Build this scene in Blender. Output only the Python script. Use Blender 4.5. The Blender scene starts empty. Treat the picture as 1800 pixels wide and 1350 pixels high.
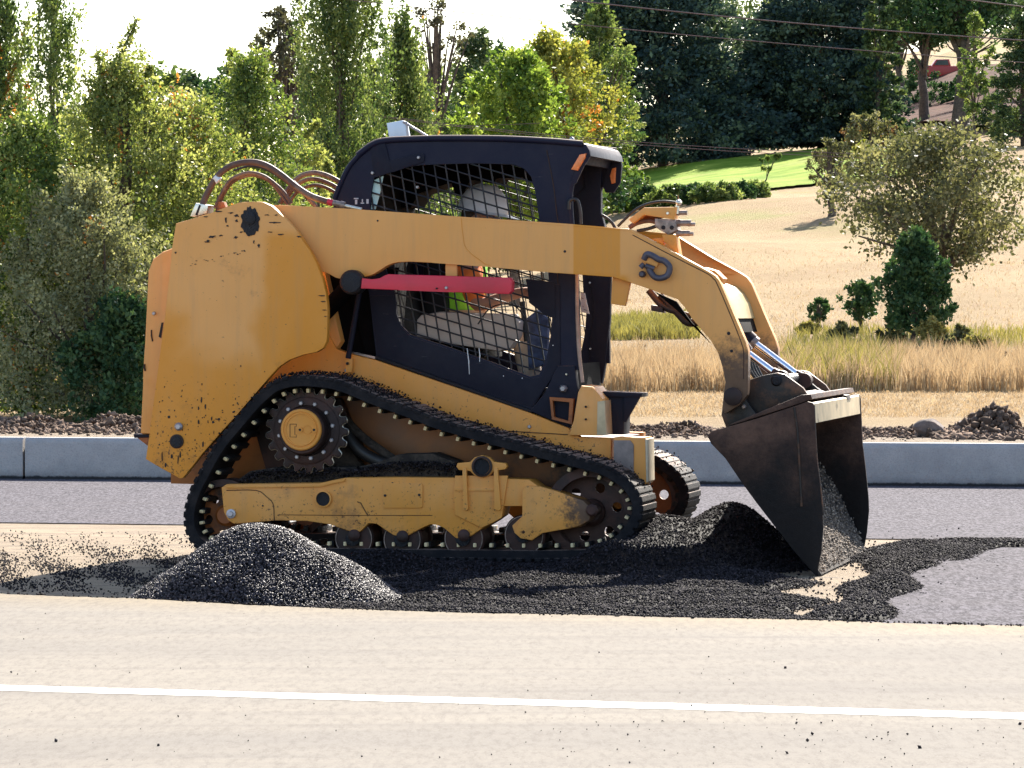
import bpy, bmesh, math, random
import numpy as np
from mathutils import Vector, Matrix
random.seed(4)
RNG = np.random.default_rng(7)
SC = bpy.context.scene
COL = SC.collection

# ------------------------------------------------------------------ camera
F, CAMH, CAMD = 7100.0, 1.31, 20.0          # focal length in photo pixels, eye height, distance
PITCH = math.atan(135 / F)
cam_d = bpy.data.cameras.new('camera')
cam = bpy.data.objects.new('camera', cam_d)
COL.objects.link(cam)
cam_d.sensor_width = 36
cam_d.lens = F / 1800 * 36
cam_d.clip_start = 0.5
cam_d.clip_end = 3000
cam.location = (0, -CAMD, CAMH)
cam.rotation_euler = (math.pi / 2 - PITCH, 0, 0)
SC.camera = cam

# ------------------------------------------------------------------ light
SUNV = Vector((0.42, 1.30, 1.0)).normalized()      # towards the sun
SUN_EL = math.asin(SUNV.z)
SUN_AZ = math.atan2(SUNV.x, SUNV.y)                # clockwise from +Y
w = bpy.data.worlds.new('World')
SC.world = w
w.use_nodes = True
wn = w.node_tree
wn.nodes.clear()
sky = wn.nodes.new('ShaderNodeTexSky')
sky.sky_type = 'NISHITA'
sky.sun_disc = False
sky.sun_elevation = SUN_EL
sky.sun_rotation = SUN_AZ
sky.air_density = 1.0
sky.dust_density = 1.2
sky.altitude = 200
bg = wn.nodes.new('ShaderNodeBackground')
bg.inputs[1].default_value = 0.085
wo = wn.nodes.new('ShaderNodeOutputWorld')
wn.links.new(sky.outputs[0], bg.inputs[0])
wn.links.new(bg.outputs[0], wo.inputs[0])
sl = bpy.data.lights.new('sun', 'SUN')
sl.energy = 4.7
sl.angle = math.radians(0.5)
sl.color = (1.0, 0.93, 0.82)
sun = bpy.data.objects.new('sun', sl)
COL.objects.link(sun)
sun.rotation_euler = SUNV.to_track_quat('Z', 'Y').to_euler()
SC.view_settings.view_transform = 'Standard'
SC.view_settings.look = 'None'
SC.view_settings.exposure = 1.75
SC.view_settings.gamma = 1.0
SC.view_settings.use_curve_mapping = False
SC.cycles.max_bounces = 8
SC.cycles.transparent_max_bounces = 8
SC.cycles.use_denoising = True

# ------------------------------------------------------------------ measuring helpers
CA, SA = math.cos(PITCH), math.sin(PITCH)
def ray(px, py):
    u = (px - 900) / F; v = (675 - py) / F
    return (u, CA + v * SA, -SA + v * CA)
def W(px, py, Y):                                   # point on the upright plane at depth Y
    dx, dy, dz = ray(px, py); t = (Y + CAMD) / dy
    return Vector((dx * t, Y, CAMH + dz * t))
def G(px, py, z=0.0):                               # point on the level plane z
    dx, dy, dz = ray(px, py); t = (z - CAMH) / dz
    return Vector((dx * t, -CAMD + dy * t, z))
YAW = math.radians(12)
CY, SY = math.cos(YAW), math.sin(YAW)
def L(px, py, yl=0.0):                              # machine-local (x, z) on the machine's plane y = yl
    dx, dy, dz = ray(px, py)
    ox, oy = CAMD * SY, -CAMD * CY
    lx, ly = dx * CY - dy * SY, dx * SY + dy * CY
    t = (yl - oy) / ly
    return (ox + t * lx, CAMH + t * dz)
def LP(pts, yl=0.0): return [L(a, b, yl) for a, b in pts]
def L3(px, py, yl):
    x, z = L(px, py, yl); return Vector((x, yl, z))
S = 19.95 / F                                       # metres per photo pixel at the machine

# ------------------------------------------------------------------ materials
class NT:
    def __init__(s, name):
        s.m = bpy.data.materials.new(name); s.m.use_nodes = True
        s.t = s.m.node_tree; s.t.nodes.clear()
        s.out = s.t.nodes.new('ShaderNodeOutputMaterial')
    def n(s, typ, **kw):
        nd = s.t.nodes.new(typ)
        for k, v in kw.items(): setattr(nd, k, v)
        return nd
    def l(s, a, b):
        s.t.links.new(a, b)
    def put(s, sock, v):
        if isinstance(v, bpy.types.NodeSocket): s.l(v, sock)
        elif isinstance(v, (tuple, list)) and len(v) == 3 and sock.type == 'RGBA': sock.default_value = (*v, 1)
        else: sock.default_value = v
    def math(s, op, a, b=0.0, c=0.0, clamp=False):
        nd = s.n('ShaderNodeMath', operation=op, use_clamp=clamp)
        s.put(nd.inputs[0], a); s.put(nd.inputs[1], b); s.put(nd.inputs[2], c)
        return nd.outputs[0]
    def mix(s, f, a, b, blend='MIX'):
        nd = s.n('ShaderNodeMix', data_type='RGBA', blend_type=blend)
        s.put(nd.inputs[0], f); s.put(nd.inputs[6], a); s.put(nd.inputs[7], b)
        return nd.outputs[2]
    def coord(s, which='Object'):
        if not hasattr(s, '_tc'): s._tc = s.n('ShaderNodeTexCoord')
        return s._tc.outputs[which]
    def pos(s):
        return s.n('ShaderNodeNewGeometry').outputs['Position']
    def scale(s, vec, sc):
        nd = s.n('ShaderNodeMapping'); s.l(vec, nd.inputs[0]); nd.inputs['Scale'].default_value = sc
        return nd.outputs[0]
    def noise(s, sc, det=4, rough=.55, vec=None, out='Fac'):
        nd = s.n('ShaderNodeTexNoise'); nd.inputs['Scale'].default_value = sc
        nd.inputs['Detail'].default_value = det; nd.inputs['Roughness'].default_value = rough
        s.l(vec if vec is not None else s.coord(), nd.inputs['Vector'])
        return nd.outputs[out]
    def voro(s, sc, vec=None, out='Distance'):
        nd = s.n('ShaderNodeTexVoronoi'); nd.inputs['Scale'].default_value = sc
        s.l(vec if vec is not None else s.coord(), nd.inputs['Vector'])
        return nd.outputs[out]
    def ramp(s, v, a, b, lo=0.0, hi=1.0):
        nd = s.n('ShaderNodeMapRange', interpolation_type='SMOOTHSTEP')
        s.put(nd.inputs[0], v); nd.inputs[1].default_value = a; nd.inputs[2].default_value = b
        nd.inputs[3].default_value = lo; nd.inputs[4].default_value = hi
        return nd.outputs[0]
    def xyz(s, vec=None):
        nd = s.n('ShaderNodeSeparateXYZ'); s.l(vec if vec is not None else s.coord(), nd.inputs[0])
        return nd.outputs
    def bsdf(s, col, rough=.6, metal=0.0, bump=None, bstr=.3, bdist=.01, spec=.5, sheen=0):
        b = s.n('ShaderNodeBsdfPrincipled')
        s.put(b.inputs['Base Color'], col); s.put(b.inputs['Roughness'], rough); s.put(b.inputs['Metallic'], metal)
        s.put(b.inputs['Specular IOR Level'], spec)
        if bump is not None:
            bn = s.n('ShaderNodeBump'); bn.inputs['Strength'].default_value = bstr
            bn.inputs['Distance'].default_value = bdist
            s.l(bump, bn.inputs['Height']); s.l(bn.outputs[0], b.inputs['Normal'])
        s.l(b.outputs[0], s.out.inputs[0])
        return b

def simple(name, col, rough=.6, metal=0.0, var=.25, sc=14, bstr=.15, bdist=.004, dirt=None, dirt_amt=.5, spec=.5):
    n = NT(name)
    f = n.noise(sc, 6, .6)
    dark = tuple(c * (1 - var) for c in col); lite = tuple(min(1, c * (1 + var)) for c in col)
    c = n.mix(n.ramp(f, .3, .7), dark, lite)
    if dirt:
        c = n.mix(n.ramp(n.noise(sc * .35, 7, .7), 1 - dirt_amt, 1 - dirt_amt + .12), c, dirt)
    r = n.math('ADD', rough - .12, n.math('MULTIPLY', n.noise(sc * 2, 3), .24))
    n.bsdf(c, r, metal, n.noise(sc * 5, 5, .7), bstr, bdist, spec)
    return n.m

SATY = (.72, .27, .016)
FADE = (.82, .38, .105)
def paint(name, boxes=(), fade_all=.25, grime=.15, low_grime=None, tip=None, soft=.02, rough=.42):
    """aged yellow enamel; boxes = saturated areas (x0,x1,z0,z1) in machine coordinates"""
    n = NT(name)
    x, y, z = n.xyz()
    nz = n.noise(2.2, 5, .6)
    wob = n.math('MULTIPLY', n.math('SUBTRACT', n.noise(2.6, 3), .5), .30)
    m = None
    for (x0, x1, z0, z1, sf) in boxes:
        xx = n.math('ADD', x, wob) if sf > .01 else x
        zz = n.math('ADD', z, wob) if sf > .01 else z
        a = n.math('MULTIPLY', n.ramp(xx, x0 - sf, x0 + sf), n.ramp(xx, x1 - sf, x1 + sf, 1, 0))
        b = n.math('MULTIPLY', n.ramp(zz, z0 - sf, z0 + sf), n.ramp(zz, z1 - sf, z1 + sf, 1, 0))
        ab = n.math('MULTIPLY', a, b)
        m = ab if m is None else n.math('MAXIMUM', m, ab)
    base_m = n.ramp(nz, .3, .75, fade_all * .5, fade_all * 1.6)
    fade = n.math('SUBTRACT', 1.0, m) if m is not None else n.math('ADD', base_m, 0.0)
    if m is not None:
        fade = n.math('MULTIPLY', fade, n.ramp(nz, .2, .8, .75, 1.0))
        fade = n.math('MAXIMUM', fade, n.math('MULTIPLY', base_m, .25))
    c = n.mix(fade, SATY, FADE)
    # vertical rain streaks, dust
    st = n.noise(1.0, 5, .65, n.scale(n.coord(), (22, 22, 1.6)))
    c = n.mix(n.math('MULTIPLY', n.ramp(st, .45, .8), .22), c, (.40, .24, .12))
    # speckled asphalt splashes: more of them low down
    sp = n.noise(60, 4, .7)
    if low_grime is not None:
        k = n.ramp(z, low_grime[0], low_grime[1], .10, 0.0)
    else:
        k = 0.0
    thr = n.math('SUBTRACT', .715 - grime * .12, k)
    spk = n.math('GREATER_THAN', sp, thr)
    big = n.noise(7, 6, .7)
    spk = n.math('MULTIPLY', spk, n.ramp(big, .38, .6))
    c = n.mix(n.math('MULTIPLY', spk, .85), c, (.05, .022, .012))
    # rust brown smears
    sm = n.ramp(n.noise(3.1, 7, .72), .68 - grime * .25, .86 - grime * .25)
    c = n.mix(n.math('MULTIPLY', sm, .6), c, (.16, .07, .035))
    rr = rough
    if tip is not None:                              # caked dirt towards a point (x, z, r)
        dx = n.math('SUBTRACT', x, tip[0]); dz = n.math('SUBTRACT', z, tip[1])
        dd = n.math('SQRT', n.math('ADD', n.math('MULTIPLY', dx, dx), n.math('MULTIPLY', dz, dz)))
        dd = n.math('ADD', dd, n.math('MULTIPLY', n.math('SUBTRACT', n.noise(11, 6, .75), .5), .5))
        k2 = n.ramp(dd, tip[2] * .45, tip[2], .95, 0)
        c = n.mix(k2, c, n.mix(n.noise(30, 4), (.035, .018, .012), (.14, .075, .045)))
    r = n.math('ADD', rr, n.math('MULTIPLY', n.noise(20, 4), .22))
    n.bsdf(c, r, 0, n.noise(35, 5, .7), .12, .003)
    return n.m

def black_paint(name, col=(.0035, .0055, .024), dust=(.07, .055, .065), amt=.14, rough=.42):
    n = NT(name)
    f = n.noise(4, 7, .7)
    c = n.mix(n.math('MULTIPLY', n.ramp(f, .4, .8), amt), col, dust)
    fine = n.noise(120, 3, .7)
    c = n.mix(n.math('MULTIPLY', n.ramp(fine, .55, .75), amt * .8), c, dust)
    scr = n.noise(1, 4, .7, n.scale(n.coord(), (8, 8, 70)))
    c = n.mix(n.math('MULTIPLY', n.ramp(scr, .68, .74), amt), c, (.25, .22, .2))
    # settled dust on whatever looks up
    nz = n.xyz(n.n('ShaderNodeNewGeometry').outputs['Normal'])[2]
    c = n.mix(n.math('MULTIPLY', n.ramp(nz, .25, .95), .75), c, (.26, .17, .13))
    r = n.math('ADD', rough, n.math('MULTIPLY', n.noise(25, 4), .25))
    n.bsdf(c, r, 0, n.noise(90, 4, .7), .12, .002, .25)
    return n.m

M = {}
ax0, _ = L(1008, 430, .10); ax1, _ = L(1090, 430, .10)
M['arm'] = paint('arm_paint', [(ax0, ax1, 0, 3, .004), (-1.2, .55, 1.36, 1.455, .02)], tip=(L(1295, 700, .1)[0], L(1295, 700, .1)[1], .34), low_grime=(.8, 1.5), grime=.2)
px455, _ = L(460, 500, .10); _, pz = L(400, 625, .10)
M['plate'] = paint('plate_paint', [(px455 + .03, 3, .0, L(0, 415, .1)[1], .05), (-3, 3, -1, pz, .10), (-3, L(322, 500, .1)[0], -1, L(0, 560, .1)[1], .10)], low_grime=(.35, 1.1), grime=.35)
M['yellow'] = paint('body_paint', fade_all=.35, grime=.35, low_grime=(.3, 1.2))
M['yellow_clean'] = paint('rear_door_paint', fade_all=.9, grime=.2)
M['frame_paint'] = paint('track_frame_paint', fade_all=.5, grime=.58, low_grime=(.0, .5), tip=(L(1050, 900)[0], L(1050, 900)[1], .22))
M['hub'] = paint('hub_paint', fade_all=.55, grime=.1, rough=.5)
M['orange_disc'] = simple('orange_wheel_paint', (.34, .10, .02), .55, dirt=(.04, .02, .015), dirt_amt=.5, sc=9)
M['black'] = black_paint('black_cab_paint')
M['black_flat'] = black_paint('black_door_paint', (.005, .006, .018), (.045, .040, .052), .2, .5)
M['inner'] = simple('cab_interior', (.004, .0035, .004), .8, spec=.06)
M['wire'] = simple('grille_wire_paint', (.014, .012, .016), .45, .2, dirt=(.12, .09, .07), dirt_amt=.45)
M['rubber'] = simple('track_rubber', (.006, .006, .008), .7, dirt=(.022, .019, .019), dirt_amt=.55, sc=18, bstr=.6, bdist=.01)
M['rubber_dry'] = simple('hose_rubber', (.115, .055, .038), .6, dirt=(.22, .13, .09), dirt_amt=.5, sc=20)
M['hose_black'] = simple('hose_black', (.02, .018, .018), .5)
M['rust'] = simple('rusty_iron', (.060, .026, .020), .6, .3, dirt=(.03, .016, .014), dirt_amt=.55, sc=12, bstr=.4)
M['steel'] = simple('worn_steel', (.72, .66, .56), .3, .8, var=.15, sc=30)
M['lugmetal'] = simple('bare_lug_steel', (.98, .68, .38), .6, .0, var=.3, sc=60)
M['boltgrey'] = simple('zinc_bolt', (.38, .36, .38), .4, .6)
M['chrome'] = simple('chrome', (.85, .85, .9), .12, 1.0, var=.05)
M['red'] = simple('red_paint', (.62, .018, .045), .4, var=.12, sc=6, dirt=(.42, .16, .14), dirt_amt=.30)
n_ = NT('bucket_steel'); z_ = n_.xyz()[2]
f_ = n_.noise(5, 7, .7); g_ = n_.math('ADD', z_, n_.math('MULTIPLY', n_.math('SUBTRACT', n_.noise(4, 6, .7), .5), .9))
c_ = n_.mix(n_.ramp(f_, .35, .7), (.045, .022, .016), (.16, .085, .058)); c_ = n_.mix(n_.ramp(g_, .30, .85, .97, .0), c_, n_.mix(n_.noise(40, 4), (.002, .002, .003), (.012, .010, .011)))
n_.bsdf(c_, n_.math('ADD', .42, n_.math('MULTIPLY', f_, .3)), .0, n_.noise(26, 7, .8), .6, .008, .22); M['bucket'] = n_.m
M['worn_sunlit'] = simple('worn_sunlit_steel', (.55, .43, .26), .5, .1, var=.2, sc=9, dirt=(.05, .035, .025), dirt_amt=.42)  # worn steel, paled for the sun on bucket lip and step front
M['caked'] = simple('caked_asphalt', (.085, .065, .052), .85, var=.5, sc=30, bstr=1.0, bdist=.02, dirt=(.03, .024, .022), dirt_amt=.5)
M['grease'] = simple('black_grease', (.004, .004, .008), .35, bstr=.8, bdist=.01, sc=30)
M['linkage'] = simple('dirty_linkage', (.10, .042, .020), .5, .2, var=.5, sc=9, dirt=(.02, .014, .012), dirt_amt=.55, bstr=.4)
M['white'] = simple('white_paint', (.75, .76, .78), .45, var=.08)
M['glass_reflection'] = simple('painted_pane_reflection', (.45, .62, .60), .25, var=.1)
M['orange_lens'] = simple('orange_lens', (.75, .22, .06), .25)
M['sticker'] = simple('sticker_grey', (.5, .5, .53), .5, var=.1)
M['hivis'] = simple('hivis_green_cloth', (.28, .75, .05), .8, var=.2, bstr=.4)
M['hivis_o'] = simple('hivis_orange_cloth', (.95, .22, .04), .8, var=.15)
M['khaki'] = simple('khaki_cloth', (.52, .40, .30), .85, var=.15, bstr=.5, bdist=.01)
M['denim'] = simple('denim_cloth', (.06, .085, .17), .85, var=.5, sc=20)
M['skin'] = simple('skin', (.42, .2, .12), .5, var=.1)
M['hat'] = simple('hard_hat_plastic', (.66, .60, .58), .35, var=.06, sc=10, dirt=(.35, .3, .28), dirt_amt=.3)
M['hair'] = simple('hair', (.04, .025, .015), .8)
M['eye'] = simple('eye_white', (.7, .68, .65), .3, var=.02)
M['boot'] = simple('boot_leather', (.06, .035, .02), .6)
M['seatvinyl'] = simple('seat_vinyl', (.006, .006, .007), .6, spec=.2)
M['bark'] = simple('bark', (.10, .075, .06), .9, var=.4, sc=9, bstr=.8, bdist=.03)
M['bark_grey'] = simple('bark_grey', (.17, .14, .12), .9, var=.4, sc=9, bstr=.8, bdist=.03)
M['line_white'] = simple('road_marking_paint', (.80, .77, .68), .7, var=.07, sc=8, bstr=.3)
M['concrete'] = None

def ground_mats():
    # dusty old road in front
    n = NT('dusty_road_surface')
    P = n.pos(); X, Y, Z = n.xyz(P)
    a = n.noise(.55, 6, .6, n.scale(P, (.35, 1.6, 1)))
    b = n.noise(38, 6, .85, n.scale(P, (1, .22, 1)))
    v = n.voro(60, P)
    c = n.mix(n.ramp(a, .35, .65), (.175, .158, .138), (.218, .194, .162))
    edge = n.ramp(n.math('ADD', Y, n.math('MULTIPLY', X, .42)), -4.3, -3.1)   # sandier by the cut edge
    c = n.mix(n.math('MULTIPLY', edge, .7), c, (.27, .21, .125))
    c = n.mix(n.ramp(b, .42, .68, 0, .55), c, (.10, .085, .075))
    c = n.mix(n.ramp(v, .10, .22, .25, 0), c, (.36, .32, .28))
    tr = n.noise(1.1, 6, .75, n.scale(P, (.12, 2.6, 1)))
    c = n.mix(n.ramp(tr, .48, .72, 0, .55), c, (.13, .115, .105))
    big = n.noise(9, 5, .75, P)
    c = n.mix(n.ramp(big, .60, .72, 0, .35), c, (.14, .115, .10))
    n.bsdf(c, .95, 0, n.noise(40, 4, .8, P), .3, .005, .15)
    M['road'] = n.m
    # milled tan base
    n = NT('sandy_base_course')
    P = n.pos()
    a = n.noise(2.6, 7, .7, n.scale(P, (.5, 1.4, 1)))
    c = n.mix(n.ramp(a, .3, .7), (.20, .14, .085), (.33, .245, .15))
    c = n.mix(n.ramp(n.noise(5, 7, .78, n.scale(P, (.5, 1.6, 1))), .56, .64, 0, .85), c, (.06, .045, .04))
    c = n.mix(n.ramp(n.noise(50, 5, .8, P), .5, .7, 0, .5), c, (.07, .05, .04))
    n.bsdf(c, .9, 0, n.noise(60, 6, .8, P), .9, .02)
    M['base'] = n.m
    # fresh fine asphalt
    n = NT('smooth_asphalt_surface')
    P = n.pos()
    f = n.noise(55, 6, .85, n.scale(P, (1, .22, 1)))
    c = n.mix(n.ramp(f, .38, .62), (.032, .030, .036), (.150, .138, .156))
    c = n.mix(n.ramp(n.noise(1.4, 5, .6, n.scale(P, (.3, 1.4, 1))), .4, .7, 0, .3), c, (.10, .09, .095))
    n.bsdf(c, .95, 0, n.noise(60, 6, .85, P), .4, .005, .06)
    M['asphalt'] = n.m
    n = NT('concrete_kerb')
    P = n.pos()
    c = n.mix(n.ramp(n.noise(3, 6, .65, P), .3, .7), (.36, .34, .33), (.47, .44, .42))
    c = n.mix(n.ramp(n.noise(90, 4, .8, P), .45, .7, 0, .55), c, (.22, .21, .21))
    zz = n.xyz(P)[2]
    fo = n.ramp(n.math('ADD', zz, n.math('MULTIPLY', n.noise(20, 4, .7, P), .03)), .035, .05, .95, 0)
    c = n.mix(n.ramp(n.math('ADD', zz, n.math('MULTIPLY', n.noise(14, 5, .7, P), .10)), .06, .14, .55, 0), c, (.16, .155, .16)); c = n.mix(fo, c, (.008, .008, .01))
    n.bsdf(c, .85, 0, n.noise(70, 5, .8, P), .7, .01)
    M['concrete'] = n.m
    # hill
    n = NT('dry_grass_hillside')
    P = n.pos(); X, Y, Z = n.xyz(P)
    a = n.noise(.10, 7, .62, n.scale(P, (1, .5, 1)))
    c = n.mix(n.ramp(a, .32, .68), (.30, .215, .12), (.42, .31, .18))
    c = n.mix(n.ramp(n.noise(.9, 8, .8, n.scale(P, (1, .3, 1))), .48, .70, 0, .55), c, (.30, .19, .115))
    c = n.mix(n.ramp(n.noise(8, 5, .8, n.scale(P, (1, .4, 1))), .50, .75, 0, .5), c, (.28, .18, .12))
    g = n.math('MULTIPLY', n.ramp(n.noise(.05, 5, .7, P), .52, .66), n.ramp(Y, 95, 130))
    c = n.mix(n.math('MULTIPLY', g, .6), c, (.22, .27, .07))
    v = n.ramp(Y, 11, 15, 1, 0)
    c = n.mix(v, c, (.36, .29, .22))
    n.bsdf(c, .95, 0, n.noise(6, 8, .85, P), .8, .12, .08)
    M['hill'] = n.m
    n = NT('mown_lawn')
    P = n.pos()
    c = n.mix(n.ramp(n.noise(.4, 6, .6, P), .35, .65), (.13, .22, .02), (.26, .34, .05))
    c = n.mix(n.ramp(n.noise(.12, 5, .6, P), .5, .7, 0, .55), c, (.30, .27, .10))
    n.bsdf(c, .9, 0, n.noise(5, 6, .8, P), .6, .1, .05)
    M['lawn'] = n.m
    # asphalt mix grains: heap copy lightened for its sun, bed copy darkened for shade
    for nm, dk, lt in (('asphalt_grains', (.0015, .0014, .002), (.062, .052, .060)), ('lit_heap_grains', (.002, .0018, .003), (.13, .11, .125)), ('asphalt_bed', (.002, .002, .003), (.010, .009, .010)), ('earth_clods', (.055, .036, .026), (.27, .19, .145))):
        n = NT(nm)
        at = n.n('ShaderNodeAttribute', attribute_name='tone')
        P = n.pos()
        c = n.mix(at.outputs['Fac'] if nm != 'asphalt_bed' else n.noise(80, 3, .7, P), dk, lt)
        n.bsdf(c, {'lit_heap_grains': .5, 'earth_clods': .95}.get(nm, .8), 0, n.noise(300 if nm != 'earth_clods' else 40, 3, .7, P), .4, .003, .2 if nm == 'lit_heap_grains' else .10)
        M[nm] = n.m
ground_mats()

def leafmat(name, dark, mid, lite, trans=.45, rough=.5, odd=None):
    n = NT(name)
    at = n.n('ShaderNodeAttribute', attribute_name='tone').outputs['Fac']
    c = n.mix(n.ramp(at, 0, .5), dark, mid)
    c = n.mix(n.ramp(at, .5, 1), c, lite)
    if odd: c = n.mix(n.math('GREATER_THAN', at, 1.2), c, odd)
    p = n.n('ShaderNodeBsdfPrincipled'); n.l(c, p.inputs['Base Color']); p.inputs['Roughness'].default_value = rough; p.inputs['Specular IOR Level'].default_value = .3
    t = n.n('ShaderNodeBsdfTranslucent')
    n.l(n.mix(1.0, c, (1.0, 1.0, .6) if 'grass' not in name else (1.0, .94, .84), 'MULTIPLY'), t.inputs[0])
    mx = n.n('ShaderNodeMixShader'); mx.inputs[0].default_value = trans
    n.l(p.outputs[0], mx.inputs[1]); n.l(t.outputs[0], mx.inputs[2]); n.l(mx.outputs[0], n.out.inputs[0])
    return n.m
LM = {
 'pear': leafmat('pear_leaf', (.07, .105, .03), (.24, .28, .08), (.55, .55, .22), .5, .45, (.50, .20, .05)),
 'pear_dark': leafmat('pear_leaf_deep', (.045, .085, .022), (.15, .215, .05), (.40, .44, .14), .45, .45, (.50, .20, .05)),
 'pear_dusty': leafmat('pear_leaf_dusty', (.12, .13, .07), (.27, .28, .15), (.50, .48, .28), .45, .6, (.50, .20, .05)),
 'poplar': leafmat('poplar_leaf', (.045, .085, .03), (.14, .20, .06), (.34, .39, .14), .45, .45, (.45, .20, .05)),
 'green': leafmat('bright_green_leaf', (.07, .13, .025), (.19, .28, .05), (.40, .48, .11), .5, .5),
 'yellowgreen': leafmat('yellow_green_leaf', (.12, .15, .03), (.26, .28, .06), (.42, .40, .10), .5, .5, (.50, .2, .05)),
 'cedar': leafmat('cedar_foliage', (.018, .042, .044), (.050, .088, .078), (.15, .21, .13), .25, .7, (.16, .08, .03)),
 'conifer': leafmat('conifer_foliage', (.025, .055, .028), (.075, .12, .05), (.19, .24, .09), .3, .7),
 'oak': leafmat('oak_leaf', (.06, .065, .035), (.13, .135, .065), (.32, .30, .17), .4, .6, (.2, .1, .05)),
 'brown': leafmat('thin_oak_leaf', (.05, .05, .035), (.09, .085, .055), (.15, .15, .07), .35, .7),
 'ivy': leafmat('dark_shrub_leaf', (.018, .05, .02), (.045, .10, .04), (.12, .19, .07), .3, .6),
 'drygrass': leafmat('dry_grass_blade', (.31, .22, .13), (.49, .365, .22), (.66, .53, .34), .3, .85),
 'weed': leafmat('green_weed', (.15, .135, .05), (.30, .265, .09), (.50, .42, .15), .3, .7),
 'dryweed': leafmat('dry_weed', (.30, .22, .13), (.48, .38, .24), (.66, .56, .38), .4, .8),
}

# ------------------------------------------------------------------ object helpers
def link(o, parent=None):
    COL.objects.link(o)
    if parent is not None: o.parent = parent
    return o
def tag(o, label=None, cat=None, group=None, kind=None):
    for k, v in (('label', label), ('category', cat), ('group', group), ('kind', kind)):
        if v: o[k] = v
    return o
def empty(name, loc=(0, 0, 0), rz=0, parent=None):
    o = bpy.data.objects.new(name, None); o.location = loc; o.rotation_euler = (0, 0, rz)
    o.empty_display_size = .2
    return link(o, parent)
def obj(name, bm, mat, parent=None, smooth=False):
    me = bpy.data.meshes.new(name)
    bmesh.ops.recalc_face_normals(bm, faces=bm.faces[:])
    bm.to_mesh(me); bm.free()
    if smooth is True:
        for p in me.polygons: p.use_smooth = True
    elif smooth:
        for p in me.polygons: p.use_smooth = True
        me.set_sharp_from_angle(angle=math.radians(smooth))
    if mat: me.materials.append(M[mat] if isinstance(mat, str) else mat)
    return link(bpy.data.objects.new(name, me), parent)
def add_prism(bm, pts, y0, y1, bev=.004, holes=()):
    """polygon in x-z, given depth from y0 to y1"""
    if holes:
        edges = []
        for loop in [pts] + list(holes):
            vs = [bm.verts.new((x, y0, z)) for x, z in loop]
            edges += [bm.edges.new((vs[i], vs[(i + 1) % len(vs)])) for i in range(len(vs))]
        r = bmesh.ops.triangle_fill(bm, edges=edges, use_beauty=True, use_dissolve=False)
        fs = [f for f in r['geom'] if isinstance(f, bmesh.types.BMFace)]
    else:
        fs = [bm.faces.new([bm.verts.new((x, y0, z)) for x, z in pts])]
    r = bmesh.ops.extrude_face_region(bm, geom=fs)
    nv = [v for v in r['geom'] if isinstance(v, bmesh.types.BMVert)]
    for v in nv: v.co.y = y1
    # extrude keeps the source faces only when asked: put a cap back if it went
    if bev and not holes:
        es = [e for e in bm.edges if abs(e.verts[0].co.y - e.verts[1].co.y) < 1e-7 and (abs(e.verts[0].co.y - y0) < 1e-6 or abs(e.verts[0].co.y - y1) < 1e-6)]
        bmesh.ops.bevel(bm, geom=es, offset=bev, segments=2, affect='EDGES', profile=.6, clamp_overlap=True)
    return bm
def prism(name, pts, y0, y1, mat, parent=None, bev=.004, holes=(), smooth=30):
    bm = bmesh.new(); add_prism(bm, pts, y0, y1, bev, holes)
    return obj(name, bm, mat, parent, smooth)
def add_box(bm, x0, x1, y0, y1, z0, z1, bev=.004):
    r = bmesh.ops.create_cube(bm, size=1)
    for v in r['verts']:
        v.co = Vector((x0 + (v.co.x + .5) * (x1 - x0), y0 + (v.co.y + .5) * (y1 - y0), z0 + (v.co.z + .5) * (z1 - z0)))
    if bev:
        es = list({e for v in r['verts'] for e in v.link_edges})
        bmesh.ops.bevel(bm, geom=es, offset=bev, segments=2, affect='EDGES', profile=.6, clamp_overlap=True)
def box(name, x0, x1, y0, y1, z0, z1, mat, parent=None, bev=.004):
    bm = bmesh.new(); add_box(bm, x0, x1, y0, y1, z0, z1, bev)
    return obj(name, bm, mat, parent, 40)
def add_tube(bm, pts, rad, seg=10, cap=True):
    pts = [Vector(p) for p in pts]; n = len(pts)
    rads = rad if isinstance(rad, (list, tuple)) else [rad] * n
    ref = Vector((0.13, .9, .31)).normalized(); rings = []
    for i, p in enumerate(pts):
        t = (pts[min(i + 1, n - 1)] - pts[max(i - 1, 0)]).normalized()
        u = (ref - t * ref.dot(t))
        if u.length < 1e-4: u = t.orthogonal()
        u.normalize(); v = t.cross(u); ref = u
        rings.append([bm.verts.new(p + (u * math.cos(2 * math.pi * k / seg) + v * math.sin(2 * math.pi * k / seg)) * rads[i]) for k in range(seg)])
    for a, b in zip(rings, rings[1:]):
        for k in range(seg): bm.faces.new((a[k], a[(k + 1) % seg], b[(k + 1) % seg], b[k]))
    if cap:
        bm.faces.new(rings[0]); bm.faces.new(rings[-1][::-1])
def tube(name, pts, rad, mat, parent=None, seg=10):
    bm = bmesh.new(); add_tube(bm, pts, rad, seg)
    return obj(name, bm, mat, parent, 50)
def spline(pts, n=8):
    pts = [Vector(p) for p in pts]; out = []
    P = [pts[0] * 2 - pts[1]] + pts + [pts[-1] * 2 - pts[-2]]
    for i in range(1, len(P) - 2):
        for k in range(n):
            t = k / n
            out.append(.5 * ((2 * P[i]) + (P[i + 1] - P[i - 1]) * t + (2 * P[i - 1] - 5 * P[i] + 4 * P[i + 1] - P[i + 2]) * t * t + (3 * P[i] - P[i - 1] - 3 * P[i + 1] + P[i + 2]) * t ** 3))
    out.append(pts[-1]); return out
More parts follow.
